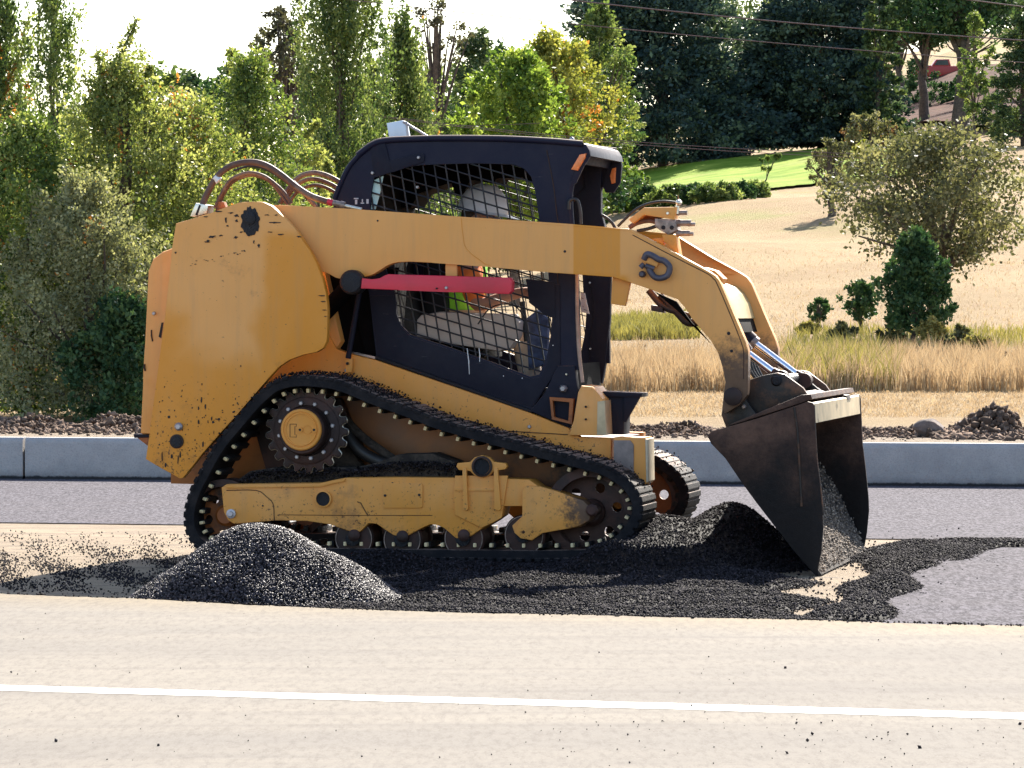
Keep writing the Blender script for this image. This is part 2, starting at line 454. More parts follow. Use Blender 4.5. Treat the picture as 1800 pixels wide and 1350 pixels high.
def add_lathe(bm, cx, cz, prof, seg=32, close=True):
    """profile [(r, y)] spun about the y axis through (cx, cz)"""
    rings = []
    for r, y in prof:
        rings.append([bm.verts.new((cx + r * math.cos(2 * math.pi * k / seg), y, cz + r * math.sin(2 * math.pi * k / seg))) for k in range(seg)])
    for a, b in zip(rings, rings[1:]):
        for k in range(seg): bm.faces.new((a[k], a[(k + 1) % seg], b[(k + 1) % seg], b[k]))
    if close:
        bm.faces.new(rings[0]); bm.faces.new(rings[-1][::-1])
def lathe(name, c, prof, mat, parent=None, seg=32):
    bm = bmesh.new(); add_lathe(bm, c[0], c[1], prof, seg)
    return obj(name, bm, mat, parent, 35)
def bolt(name, px, py, yl, r, mat, parent, h=.012):
    c = L(px, py, yl); return lathe(name, c, [(r, yl), (r, yl - h * .6), (r * .7, yl - h), (r * .25, yl - h)], mat, parent, 8)
def npmesh(name, V, Fc, mat, parent=None, tone=None, smooth=False):
    V = np.asarray(V, np.float32); Fc = np.asarray(Fc, np.int32)
    me = bpy.data.meshes.new(name); nf, k = Fc.shape
    me.vertices.add(len(V)); me.vertices.foreach_set('co', V.ravel())
    me.loops.add(nf * k); me.loops.foreach_set('vertex_index', Fc.ravel())
    me.polygons.add(nf); me.polygons.foreach_set('loop_start', np.arange(0, nf * k, k, dtype=np.int32))
    try: me.polygons.foreach_set('loop_total', np.full(nf, k, np.int32))
    except Exception: pass
    me.update(calc_edges=True); me.validate()
    if tone is not None:
        at = me.attributes.new('tone', 'FLOAT', 'FACE'); at.data.foreach_set('value', np.asarray(tone, np.float32))
    if smooth: me.polygons.foreach_set('use_smooth', np.ones(nf, bool))
    me.materials.append(M[mat] if isinstance(mat, str) else mat)
    return link(bpy.data.objects.new(name, me), parent)
def unit(a): return a / np.maximum(np.linalg.norm(a, axis=1, keepdims=True), 1e-9)
def leaf_arrays(P, size, up=.3, narrow=.5, D=None, rng=RNG):
    n = len(P)
    d = rng.normal(size=(n, 3)) if D is None else D + rng.normal(size=(n, 3)) * .5
    d = unit(d); s = rng.normal(size=(n, 3)); s[:, 2] *= 1 - up
    s = unit(np.cross(d, unit(s)))
    sz = (size * rng.uniform(.6, 1.35, n))[:, None]
    V = np.stack([P, P + d * sz * .5 + s * sz * narrow * .5, P + d * sz, P + d * sz * .5 - s * sz * narrow * .5], 1)
    Fc = np.arange(n * 4).reshape(n, 4)
    return V.reshape(-1, 3), Fc
OCT = np.array([[1, 0, 0], [0, 1, 0], [-1, 0, 0], [0, -1, 0], [0, 0, 1], [0, 0, -1]], float)
OF = np.array([[0, 1, 4], [1, 2, 4], [2, 3, 4], [3, 0, 4], [1, 0, 5], [2, 1, 5], [3, 2, 5], [0, 3, 5]])
def stones(name, P, size, mat, parent=None, rng=RNG):
    n = len(P); size = np.broadcast_to(size, (n,))
    sc = rng.uniform(.5, 1.0, (n, 1, 3)) * size[:, None, None] * .62
    V = OCT[None] * sc * rng.uniform(.7, 1.25, (n, 6, 1))
    q = unit(rng.normal(size=(n, 4))); a, b, c, d = q.T
    R = np.stack([np.stack([1 - 2 * (c * c + d * d), 2 * (b * c - a * d), 2 * (b * d + a * c)], 1),
                  np.stack([2 * (b * c + a * d), 1 - 2 * (b * b + d * d), 2 * (c * d - a * b)], 1),
                  np.stack([2 * (b * d - a * c), 2 * (c * d + a * b), 1 - 2 * (b * b + c * c)], 1)], 1)
    V = np.einsum('nij,nkj->nki', R, V) + P[:, None, :]
    Fc = OF[None] + (np.arange(n) * 6)[:, None, None]
    tone = np.repeat(np.clip(rng.beta(1.3, 2.4, n), 0, 1), 8)
    return npmesh(name, V.reshape(-1, 3), Fc.reshape(-1, 3), mat, parent, tone)

# ------------------------------------------------------------------ terrain
TD = np.array([20, 31, 46, 60, 90, 130, 160, 190, 230, 300, 450, 700.])
TC = np.array([-3000, 0, 900, 1300, 1550, 1800, 2600, 5000.])
TY = {  # photo row at which the ground of that column and distance is seen
 0:    [None, None, None, 606, 575, 530, 490, 450, 410, 350, 330, 330],
 900:  [None, None, None, 603, 545, 470, 420, 362, 318, 270, 250, 250],
 1300: [None, None, None, 600, 502, 415, 352, 300, 268, 215, 160, 160],
 1550: [None, None, None, 600, 498, 408, 338, 278, 225, 160, 100, 100],
 1800: [None, None, None, 600, 495, 400, 325, 255, 185, 110, 50, 50]}
TZ = np.zeros((len(TC), len(TD)))
for i, c in enumerate(TC):
    key = min(max(c, 0), 1800)
    for j, d in enumerate(TD):
        y = TY[int(key)][j]
        TZ[i, j] = (.30, .31, .36)[j] if y is None else CAMH + (540 - y) * d / F
def T(X, Y):
    X = np.asarray(X, float); d = np.asarray(Y, float) + CAMD
    p = 900 + F * X / d
    ci = np.clip(np.searchsorted(TC, p) - 1, 0, len(TC) - 2); cf = np.clip((p - TC[ci]) / (TC[ci + 1] - TC[ci]), 0, 1)
    cf = cf * cf * (3 - 2 * cf)
    dd = np.clip(d, TD[0], TD[-1]); di = np.clip(np.searchsorted(TD, dd) - 1, 0, len(TD) - 2)
    df = (dd - TD[di]) / (TD[di + 1] - TD[di])
    z = (TZ[ci, di] * (1 - df) + TZ[ci, di + 1] * df) * (1 - cf) + (TZ[ci + 1, di] * (1 - df) + TZ[ci + 1, di + 1] * df) * cf
    k = np.clip((d - 50) / 60, 0, 1)
    return z + k * (.18 * np.sin(X * .35 + d * .11) + .12 * np.sin(X * .13 - d * .21))
def kerbY(X): return 10.0 - .184 * X            # front foot of the kerb
def on_terrain(px, py):                          # where the view ray meets the hill
    for d in np.arange(31, 500, .5):
        p = W(px, py, d - CAMD)
        if p.z <= T(p.x, p.y): return Vector((p.x, p.y, float(T(p.x, p.y))))
    return W(px, py, 300)
def on_terrain_arr(px, py):
    px = np.asarray(px, float); py = np.asarray(py, float); d = np.arange(31, 330, .4)
    u = (px - 900) / F; v = (675 - py) / F; dy = CA + v * SA; dz = (-SA + v * CA) / dy; dx = u / dy
    X = dx[:, None] * d; Z = CAMH + dz[:, None] * d; Tz = T(X, np.broadcast_to(d - CAMD, X.shape))
    k = np.argmax(Z <= Tz, axis=1); k = np.where((Z <= Tz).any(1), k, len(d) - 1); i = np.arange(len(px))
    return np.stack([X[i, k], d[k] - CAMD, Tz[i, k]], 1)
def sheet(name, pts, z, mat, label=None):
    bm = bmesh.new(); bm.faces.new([bm.verts.new((x, y, z)) for x, y in pts])
    o = obj(name, bm, mat); tag(o, label, kind='structure'); return o

cols = np.concatenate([np.linspace(-14000, -400, 20), np.linspace(-300, 2100, 150), np.linspace(2200, 16000, 20)])
rows = np.concatenate([np.linspace(22, 60, 90), np.geomspace(61, 300, 130), np.geomspace(310, 700, 12)])
PX, DD = np.meshgrid(cols, rows)
XX = (PX - 900) / F * DD
YY = DD - CAMD
YY = np.maximum(YY, kerbY(XX) + .16)
ZZ = T(XX, YY)
nr, nc = XX.shape
V = np.stack([XX, YY, ZZ], -1).reshape(-1, 3)
idx = np.arange(nr * nc).reshape(nr, nc)
keep = ~((YY[1:, :-1] - YY[:-1, :-1] < 1e-6) & (YY[1:, 1:] - YY[:-1, 1:] < 1e-6))
Q = np.stack([idx[:-1, :-1], idx[:-1, 1:], idx[1:, 1:], idx[1:, :-1]], -1)[keep]
tag(npmesh('hillside', V, Q, 'hill', smooth=True), 'dry grass field rising to a tan hillside behind the kerb', kind='structure')
sheet('ground', [(-900, -60), (900, -60), (900, 700), (-900, 700)], -.25, 'base', 'sandy ground under everything')
sheet('lane', [(-60, -14), (60, -14), (60, kerbY(60)), (-60, kerbY(-60))], 0.0, 'base', 'tan sandy base of the lane being paved')

def gy(py, z=0): return G(900, py, z).y
# older paved strip by the kerb, newly paved patch on the right
def ke(X): return kerbY(X)
sheet('asphalt_strip', [(-60, ke(-60) - .0), (-60, 14), (-6, gy(921) + .7), (-1.6, gy(925)), (.3, gy(935)), (1.9, gy(948)), (6, gy(952) - .6), (60, -8), (60, ke(60)), ], .006, 'asphalt', 'smooth grey asphalt strip along the kerb')
e0 = G(1500, 1092, 0); e1 = G(1590, 1000, 0); e2 = G(1690, 965, 0)
sheet('asphalt_patch', [(e0.x, e0.y - .6), (e0.x, e0.y), (e1.x, e1.y), (e2.x, e2.y), (6, gy(958) - .7), (60, -9), (60, -30), (7, -6.5)], .010, 'asphalt', 'newly paved grey asphalt patch right of the bucket')
# foreground road: a slab 6 cm higher with a ragged cut edge
edge_px = [(-900, 1012), (-300, 1033), (0, 1043), (240, 1052), (600, 1070), (900, 1078), (1200, 1084), (1440, 1090), (1800, 1100), (2300, 1114), (3400, 1145)]
EP = [G(a, b, .06) for a, b in edge_px]
EP = [Vector((-60, 4.5, .06))] + EP + [Vector((60, -22, .06))]
ex = np.array([p.x for p in EP]); ey = np.array([p.y for p in EP])
xs = np.concatenate([np.linspace(-60, -3, 20), np.linspace(-2.9, 3, 260), np.linspace(3.1, 60, 20)])
yy = np.interp(xs, ex, ey) + np.where(np.abs(xs) < 3, RNG.normal(0, .012, len(xs)) + .02 * np.sin(xs * 7), 0)
n = len(xs)
bm = bmesh.new()                                     # broad plates first, then a narrow ragged strip along the cut
gx_ = np.linspace(-60, 60, 61); gy_ = [-60, -40, -30, -25, -22, -20, -18, -16, -14, -12, -10, -8, -6]
inner = lambda x: np.interp(x, ex, ey) - .35
gx_ = np.unique(np.concatenate([gx_, ex]))
for x0, x1 in zip(gx_, gx_[1:]):
    t0, t1 = float(inner(x0)), float(inner(x1)); lv = [y for y in gy_ if y < min(t0, t1) - .5]
    for y0, y1 in zip(lv, lv[1:]):
        bm.faces.new([bm.verts.new(p) for p in ((x0, y0, .06), (x1, y0, .06), (x1, y1, .06), (x0, y1, .06))])
    y1 = lv[-1]
    bm.faces.new([bm.verts.new(p) for p in ((x0, y1, .06), (x1, y1, .06), (x1, t1, .06), (x0, t0, .06))])
R_ = [[bm.verts.new((x, y, z)) for x, y in zip(xs, yv)] for yv, z in ((inner(xs), .06), (yy - .02, .06), (yy, .05), (yy + .015, -.02))]
for A_, B_ in zip(R_, R_[1:]):
    for k in range(n - 1): bm.faces.new((A_[k], A_[k + 1], B_[k + 1], B_[k]))
tag(obj('road', bm, 'road'), 'dusty pale road surface in the foreground', kind='structure')
l0, l1, l2, l3 = G(-4000, 1103, .0615), G(5800, 1368, .0615), G(5800, 1384, .0615), G(-4000, 1114, .0615)
a = G(0, 1204, .0615); b = G(1800, 1253, .0615); c_ = G(1800, 1264, .0615); d_ = G(0, 1213.5, .0615)
def ext(p, q, k): return p + (q - p) * k
lx = np.linspace(-4, 5, 500)
top = [ext(a, b, t) for t in lx]; bot = [ext(d_, c_, t) for t in lx]
Vl = np.array([(p.x, p.y + random.gauss(0, .004), .0615) for p in top] + [(p.x, p.y + random.gauss(0, .004), .0615) for p in bot])
ql = np.stack([np.arange(499), np.arange(1, 500), np.arange(501, 1000), np.arange(500, 999)], 1)
tag(npmesh('painted_line', Vl, ql, 'line_white'), 'long white painted line across the foreground road', kind='structure')

# kerb: 6.1 m cast blocks
kerb = empty('kerb', (0, kerbY(0), 0)); tag(kerb, 'pale concrete kerb running behind the machine', kind='structure')
kang = math.atan(-.184)
def kerb_block(mesh=[None]):
    if mesh[0] is None:
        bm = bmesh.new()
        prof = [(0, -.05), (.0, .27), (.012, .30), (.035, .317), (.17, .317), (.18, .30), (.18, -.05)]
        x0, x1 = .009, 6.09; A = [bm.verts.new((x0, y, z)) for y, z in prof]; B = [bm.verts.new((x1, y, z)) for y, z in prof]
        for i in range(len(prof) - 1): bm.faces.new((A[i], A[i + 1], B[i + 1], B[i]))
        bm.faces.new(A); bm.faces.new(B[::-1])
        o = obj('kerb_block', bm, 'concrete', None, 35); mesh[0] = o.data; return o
    return link(bpy.data.objects.new('kerb_block', mesh[0]))
jx = -3.71 / math.cos(kang)
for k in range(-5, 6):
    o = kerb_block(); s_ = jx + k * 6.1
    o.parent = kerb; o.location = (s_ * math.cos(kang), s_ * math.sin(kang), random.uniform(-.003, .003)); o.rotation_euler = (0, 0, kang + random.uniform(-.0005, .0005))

# ------------------------------------------------------------------ asphalt heaps and crumbs
def sm(x): x = np.clip(x, 0, 1); return x * x * (3 - 2 * x)
def seg_dist(X, Y, pts):
    best = np.full(np.shape(X), 1e9)
    for (x0, y0), (x1, y1) in zip(pts, pts[1:]):
        vx, vy = x1 - x0, y1 - y0; t = np.clip(((X - x0) * vx + (Y - y0) * vy) / (vx * vx + vy * vy), 0, 1)
        best = np.minimum(best, np.hypot(X - x0 - t * vx, Y - y0 - t * vy))
    return best
HEAP = G(462, 1030, 0).x * 1.0
def g2(px, py): p = G(px, py, 0); return (p.x, p.y)
TR1 = [g2(1490, 1092), g2(1545, 1040), g2(1575, 1003), g2(1610, 975)]
TR2 = [g2(1545, 985), g2(1610, 968), g2(1700, 958), g2(1800, 958), g2(2300, 970)]
def wob(X, Y): return .5 + .5 * (np.sin(X * 5.1 + 1.3 * np.sin(Y * 3.3)) * np.sin(Y * 4.7 + 1.1 * np.sin(X * 3.9)))
def heapH(X, Y):                                # the foreground cone
    dx = X + 1.10; dy = Y + 2.30
    r = np.hypot(np.where(dx > 0, dx * .94, dx * 1.10), np.where(dy < 0, dy * 1.15, dy * .95))
    r = r * (1 + .05 * np.sin(3 * np.arctan2(dy, dx) + 1))
    h = .385 - np.sqrt((r * .66) ** 2 + .085 ** 2) + .062 + .010 * np.sin(X * 9 + 2 * np.sin(Y * 7)) + .007 * np.sin(X * 21 - Y * 15)
    skirt = .06 * np.clip(1 - (r - .45) / .25, 0, 1) ** 2
    return np.maximum(h, skirt)
def bedH(X, Y):                                 # spread mix under and in front of the machine
    xl = -1.1 + .1 * np.sin(Y * 6); xr = 1.35 + .12 * np.sin(Y * 5) + (Y + 3.0) * .03
    m = sm((X - xl) / .25) * sm((xr - X) / .35) * sm((Y + 4.2) / .1) * sm((2.0 + .2 * np.sin(X * 3) - Y) / .5)
    h = .042 * m * (.75 + .5 * wob(X * 1.3, Y * 1.3))
    g = .21 * np.exp(-(((X - .72) / .30) ** 2 + ((Y - .35) / .45) ** 2)) + .27 * np.exp(-(((X - 1.17) / .27) ** 2 + ((Y - .85) / .45) ** 2))
    g += .12 * np.exp(-(((X - .45) / .18) ** 2 + ((Y + .55) / .30) ** 2)) + .10 * np.exp(-(((X - .7) / .25) ** 2 + ((Y + .25) / .35) ** 2))
    g += .10 * np.exp(-(((X + .65) / .3) ** 2 + ((Y + .55) / .3) ** 2))
    return h + g
def trailH(X, Y):
    w1 = .18 + .05 * np.sin(Y * 3.7) ; w2 = .42 + .10 * np.sin(X * 6)
    a_ = sm((w1 - seg_dist(X, Y, TR1)) / .10) ; b_ = sm((w2 - seg_dist(X, Y, TR2)) / .18)
    return .030 * np.maximum(a_, b_ * .8) * (.45 + .8 * wob(X * 2.0, Y * .7))
def mound(name, fn, x0, x1, y0, y1, step, nst, size, label, clip_edge=True, thin=.004, gm='asphalt_grains'):
    gx = np.arange(x0, x1, step); gyy = np.arange(y0, y1, step)
    X, Y = np.meshgrid(gx, gyy); Z = fn(X, Y) - .004 + RNG.normal(0, .002, X.shape)
    Z = np.where(Z < thin, -.02, Z)
    nr, nc = X.shape; idx = np.arange(nr * nc).reshape(nr, nc)
    Q = np.stack([idx[:-1, :-1], idx[:-1, 1:], idx[1:, 1:], idx[1:, :-1]], -1).reshape(-1, 4)
    Zf = Z.ravel(); Q = Q[(Zf[Q] > 0).any(1)]
    V = np.stack([X.ravel(), Y.ravel(), Zf], 1)
    if clip_edge: Q = Q[(V[Q][:, :, 1].min(1) > np.interp(V[Q][:, :, 0].mean(1), ex, ey) - .02)]
    base = npmesh(name, V, Q, 'asphalt_bed', smooth=True)
    tag(base, label, kind='stuff')
    x = RNG.uniform(x0, x1, nst * 4); y = RNG.uniform(y0, y1, nst * 4)
    h = fn(x, y); ok = (h > thin * RNG.uniform(.3, 1.6, len(x))) 
    ok &= ~((y > .35) & (x < .45))                   # the mix hidden behind the near track stays bare
    if clip_edge: ok &= y > np.interp(x, ex, ey) + .0
    x, y, h = x[ok][:nst], y[ok][:nst], h[ok][:nst]
    q = RNG.integers(0, len(x), len(x) // 5); sj = RNG.exponential(1, len(q)); xj = x[q] + RNG.normal(0, .06, len(q)) * sj; yj = y[q] + RNG.normal(0, .13, len(q)) * sj; hj = np.maximum(fn(xj, yj), .006)
    kj = (yj > np.interp(xj, ex, ey)) if clip_edge else np.ones(len(q), bool)
    x, y, h = np.concatenate([x, xj[kj]]), np.concatenate([y, yj[kj]]), np.concatenate([h, hj[kj]])
    P = np.stack([x, y, h + RNG.uniform(-.002, .004, len(x))], 1)
    st = stones('asphalt_grains', P, RNG.uniform(.6, 1.5, len(x)) * size, gm, base)
    st['kind'] = 'stuff'
    return base
mound('asphalt_heap', heapH, -1.95, -.3, -3.3, -1.2, .02, 36000, .0104, 'cone of fresh black asphalt mix in front of the track', gm='lit_heap_grains')
mound('asphalt_bed', bedH, -1.6, 1.75, -4.0, 2.4, .03, 52000, .0112, 'loose asphalt mix spread under the machine')
mound('asphalt_trail', trailH, 1.1, 5, -3.9, 3.4, .02, 30000, .0115, 'crumbly asphalt trail on the right lane', thin=.006)
# loose crumbs on the sandy base at the left and over the road
def scatter(n, fn):
    out = []
    while len(out) < n:
        p = fn()
        if p is not None: out.append(p)
    return np.array(out)
def left_crumb():
    px = random.uniform(-200, 560); py = random.triangular(930, 1046, 1015) ; p = G(px, py, .004)
    if math.sin(px * .021 + py * .05) * math.sin(px * .043 - py * .11) < random.uniform(-.9, .5): return None
    return (p.x, p.y, .004) if p.y > np.interp(p.x, ex, ey) else None
pc = scatter(10000, left_crumb)
o = stones('asphalt_crumbs', pc, RNG.uniform(.004, .014, len(pc)), 'asphalt_grains'); tag(o, 'dark crumbs scattered on the sandy base left of the heap', kind='stuff')
def road_crumb():
    if random.random() < .35: px, py = random.uniform(900, 1800), random.gauss(1285, 28)
    else: px, py = random.uniform(-200, 2000), random.uniform(1060, 1400)
    p = G(px, py, .06)
    return (p.x, p.y, .064) if p.y < np.interp(p.x, ex, ey) - .02 else None
pc = scatter(260, road_crumb)
szs = np.where(RNG.random(260) < .05, RNG.uniform(.010, .016, 260), RNG.uniform(.003, .007, 260))
o = stones('road_crumbs', pc, szs, 'asphalt_grains'); tag(o, 'tiny stray asphalt crumbs lying on the foreground road', kind='stuff')
def edge_crumb():
    x = random.uniform(-2.4, 2.6); y = np.interp(x, ex, ey)
    if x < -1.2 and random.random() < .7: return None
    return (x, y - abs(random.gauss(0, .035)) + .02, .062)
pc = scatter(700, edge_crumb)
o = stones('edge_crumbs', pc, RNG.uniform(.005, .016, 700), 'asphalt_grains'); tag(o, 'asphalt grains spilled along the cut edge of the road', kind='stuff')

# ------------------------------------------------------------------ rubble berm behind the kerb
def clods(name, n, pxr, off, spread, hh, size, label):
    x = RNG.uniform(pxr[0], pxr[1], n); d0 = 32.0
    X = (x - 900) / F * 33; t = RNG.normal(0, 1, n)
    Y = kerbY(X) + off + t * spread
    Z = T(X, Y) + hh * np.exp(-(t * t)) * RNG.uniform(.1, 1, n) * (.55 + .45 * np.sin(X * 3.1) * np.sin(X * 7.7 + 1))
    P = np.stack([X, Y, Z], 1)
    s = RNG.uniform(.25, 1, n) ** 2 * size + .012
    o = stones(name, P, s, 'earth_clods'); tag(o, label, kind='stuff'); return o
clods('earth_clods', 9000, (-400, 1100), 2.3, .55, .17, .07, 'brown broken earth clods in a row behind the kerb, left side')
clods('earth_clods', 6500, (1040, 2100), 2.3, .45, .10, .055, 'brown broken earth clods in a row behind the kerb, right side')
clods('earth_clods', 2400, (1590, 1740), 1.9, .3, .26, .09, 'dark heap of earth clods beside the two boulders')
def boulder(px, py, r, label):
    p = G(px, py, .31)
    bm = bmesh.new(); bmesh.ops.create_icosphere(bm, subdivisions=3, radius=r)
    rn = random.Random(px)
    dirs = [Vector((rn.gauss(0, 1), rn.gauss(0, 1), rn.gauss(0, 1))).normalized() for _ in range(14)]
    for v in bm.verts:
        for d in dirs:
            k = v.co.dot(d) - r * .74
            if k > 0: v.co -= d * k
        v.co.x *= 1.25; v.co.z *= .85
        v.co += Vector((rn.uniform(-1, 1), rn.uniform(-1, 1), rn.uniform(-1, 1))) * r * .02
    o = obj('boulder', bm, M['earth_boulder'], None, 30); o.location = (p.x, p.y, p.z + r * .5)
    tag(o, label, 'boulder', 'boulders in the rubble'); return o
M['earth_boulder'] = simple('earthy_stone', (.17, .13, .115), .9, var=.4, sc=8, bstr=.8, bdist=.02)
boulder(1634, 768, .11, 'darker boulder at the left foot of the earth heap behind the kerb')
boulder(1714, 766, .13, 'browner larger boulder at the right foot of the earth heap')

# ------------------------------------------------------------------ the compact track loader
R0 = empty('track_loader', (0, 0, 0), -YAW)
tag(R0, 'yellow compact track loader with black cab, red brace and bucket lowered onto the asphalt', 'track loader')
YA = .10                                            # outer face of the lift arms
CYN, CYF = .42, 1.35                                # cab side planes
W_ALL = 1.75

def mirror(o, total=W_ALL, parent=R0, **kw):        # the far side's twin of a part (and of its children)
    c = o.copy(); link(c, parent); c.scale.y = -o.scale.y; c.location.y = total - o.location.y
    for ch in list(o.children):
        g = ch.copy(); link(g, c)
    return c

# --- hull between the tracks
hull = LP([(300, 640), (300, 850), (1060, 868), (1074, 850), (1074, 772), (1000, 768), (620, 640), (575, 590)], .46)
prism('hull', hull, .46, 1.30, M.setdefault('hull_shaded', simple('shaded_orange_paint', (.26, .085, .012), .45, var=.3, sc=4, dirt=(.04, .015, .008), dirt_amt=.5)), R0)  # hull orange browned to hold the shade behind the tracks
fend = LP([(548, 600), (576, 585), (592, 614), (621, 624), (657, 632), (934, 727), (998, 752), (1018, 768), (1074, 770), (1074, 838), (1010, 812), (900, 780), (720, 722), (560, 675), (470, 690), (455, 660)], .38)
fender = prism('side_panel', fend, .38, .455, 'yellow', R0)
mirror(fender)
# front lower box: dusty side, front plate painted pale to hold its sunlight
prism('front_frame', LP([(1078, 769), (1134, 769), (1136, 850), (1120, 862), (1078, 850)], .30), .30, .50, 'yellow_clean', R0, .008)
prism('front_corner_plate', LP([(1079, 774), (1108, 774), (1114, 782), (1114, 842), (1100, 848), (1079, 838)], .295), .292, .299, M.setdefault('worn_grey', simple('worn_grey_steel', (.24, .19, .17), .6, .1, dirt=(.05, .04, .05), dirt_amt=.4)), R0, .001)
# step box and coupler ahead of the cab
prism('front_step', LP([(1016, 690), (1022, 678), (1042, 680), (1060, 702), (1058, 766), (1000, 765), (1008, 740)], .34), .34, .62, 'yellow_clean', R0, .006)
prism('front_step_face', LP([(1050, 706), (1063, 704), (1066, 765), (1049, 765)], .335), .335, .63, 'worn_sunlit', R0, .003)  # pale step front paints in the sunlight on that face
prism('front_frame_face', LP([(1131, 771), (1138, 772), (1139, 846), (1132, 852)], .30), .305, .495, M.setdefault('sunlit_cream', simple('sunlit_cream_paint', (.62, .52, .36), .55, var=.15, dirt=(.2, .13, .08), dirt_amt=.35)), R0, .003)  # cream plate carries the sunlight of this face in its colour
for yy_ in (.332,):
    bolt('bolt', 1030, 715, yy_, .006, 'grease', R0); bolt('bolt', 1030, 737, yy_, .006, 'grease', R0)
prism('front_bumper', LP([(1062, 690), (1098, 692), (1096, 764), (1066, 764)], .50), .50, .68, 'black_flat', R0, .006)
prism('bumper_top', LP([(1056, 688), (1128, 691), (1128, 698), (1056, 697)], .48), .48, .66, 'black_flat', R0, .004)
for y_ in (.49, .64):
    prism('bumper_gusset', LP([(1096, 697), (1126, 697), (1100, 742), (1096, 742)], y_), y_, y_ + .02, 'black_flat', R0, .002)
# open steel tube end in front of the door
tb = bmesh.new(); add_prism(tb, LP([(966, 698), (1008, 701), (1005, 746), (970, 737)], .36), .36, .42, 0, [LP([(971, 704), (1001, 707), (999, 740), (974, 733)], .36)])
obj('tube_socket', tb, 'orange_disc', R0)
prism('tube_socket_back', LP([(966, 698), (1006, 701), (1003, 744), (970, 737)], .40), .405, .46, 'rust', R0)
prism('cab_mount', LP([(982, 643), (1012, 643), (1018, 690), (1016, 730), (1002, 752), (934, 722), (960, 690)], .43), .40, .46, 'black_flat', R0)
lathe('mount_nut', L(990, 683, .38), [(.02, .43), (.02, .37), (.012, .36)], 'boltgrey', R0, 6)
bolt('bolt', 996, 658, .40, .006, 'steel', R0)
bolt('bolt', 931, 750, .38, .010, 'boltgrey', R0); bolt('bolt', 609, 651, .38, .010, 'boltgrey', R0)
tube('panel_seam', [L3(894, 758, .377), L3(998, 764, .377)], .0022, 'grease', R0, 5)

# --- rear body
rb = LP([(262, 472), (268, 455), (300, 437), (560, 425), (600, 600), (575, 640), (300, 765), (248, 765), (252, 650)], .40)
prism('engine_bay', rb, .40, 1.35, 'yellow_clean', R0, .02)
rd = LP([(246, 762), (260, 476), (268, 456), (284, 443), (308, 434), (312, 470), (296, 600), (280, 764)], .34)
door = prism('rear_door', rd, .34, 1.41, 'yellow_clean', R0, .015)
bolt('bolt', 271, 551, .335, .010, 'boltgrey', door)
prism('latch_slot', LP([(284, 567), (287, 567), (283, 594), (279, 592)], .337), .335, .345, 'grease', door, 0)
for (a1, b1, a2, b2, r_) in ((266, 580, 268, 600, .004), (254, 640, 255, 652, .005)):
    tube('scratch', [L3(a1, b1, .337), L3((a1 + a2) / 2 - 1, (b1 + b2) / 2, .336), L3(a2, b2, .337)], r_, 'rust', door, 5)
prism('rear_bumper', LP([(236, 766), (300, 764), (300, 800), (262, 786)], .36), .36, 1.39, 'orange_disc', R0, .006)
prism('rear_bumper_trim', LP([(234, 763), (262, 764), (262, 769), (236, 770)], .35), .35, 1.40, 'black_flat', R0, .002)
# dark bay between plate and cab
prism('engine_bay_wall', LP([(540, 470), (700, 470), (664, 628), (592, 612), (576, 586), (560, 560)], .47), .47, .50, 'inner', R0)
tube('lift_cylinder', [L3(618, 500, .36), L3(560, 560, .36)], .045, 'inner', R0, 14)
tube('gas_strut', [L3(634, 500, .34), L3(612, 630, .34)], .014, 'black_flat', R0, 10)
prism('strut_bracket', LP([(606, 632), (620, 630), (618, 654), (608, 656)], .335), .335, .37, 'yellow', R0, .004)
bolt('bolt', 611, 639, .33, .008, 'grease', R0)

# --- lift arms (near and far)
arm_top = [(414, 360), (490, 360), (600, 366), (700, 373), (812, 381), (905, 387), (1008, 394), (1085, 401), (1104, 402), (1114, 406), (1194, 449), (1246, 477), (1258, 485), (1266, 497), (1290, 553), (1310, 600), (1315, 616), (1315, 660), (1314, 694)]
arm_bot = [(1300, 712), (1275, 727), (1270, 720), (1272, 690), (1275, 672), (1270, 646), (1262, 620), (1249, 598), (1232, 578), (1217, 561), (1205, 542), (1191, 526), (1130, 504), (1078, 487), (980, 480), (855, 469), (760, 462), (720, 460), (700, 461), (690, 463), (680, 467), (665, 477), (653, 484), (640, 487), (615, 487), (601, 491), (590, 488), (575, 480), (540, 470), (414, 450)]
arm = prism('lift_arm', LP(arm_top + arm_bot, YA), YA, YA + .075, 'arm', R0, .005)
far_arm = mirror(arm, 0)
far_arm.data = arm.data.copy(); far_arm.scale = (1, 1, 1); far_arm.location = (0, 0, 0)
for ch_ in list(far_arm.children): bpy.data.objects.remove(ch_)
for v_ in far_arm.data.vertices:                     # the far arm steps inwards ahead of the cab, as the near one does behind its plate
    f_ = min(1, max(0, (v_.co.x - .40) / .35)); v_.co.y += 1.48 * (1 - f_) + 1.02 * f_
# raised rolled lip along the top and front edge of the near arm
lip = spline([L3(a, b + 1, YA + .003) for a, b in [(815, 383), (1008, 396), (1085, 403), (1104, 404), (1114, 408), (1194, 451), (1246, 479), (1258, 487), (1266, 499), (1290, 555), (1309, 602), (1313, 618), (1313, 668)]], 4)
tube('arm_lip', lip, .0045, 'arm', arm, 6)
for e_ in ([(1112, 413), (1194, 456), (1243, 481), (1254, 490), (1261, 500), (1285, 556), (1303, 602), (1307, 620), (1307, 666)],):
    tube('edge_line', spline([L3(a, b, YA) for a, b in e_], 4), .0024, 'rust', arm, 5)
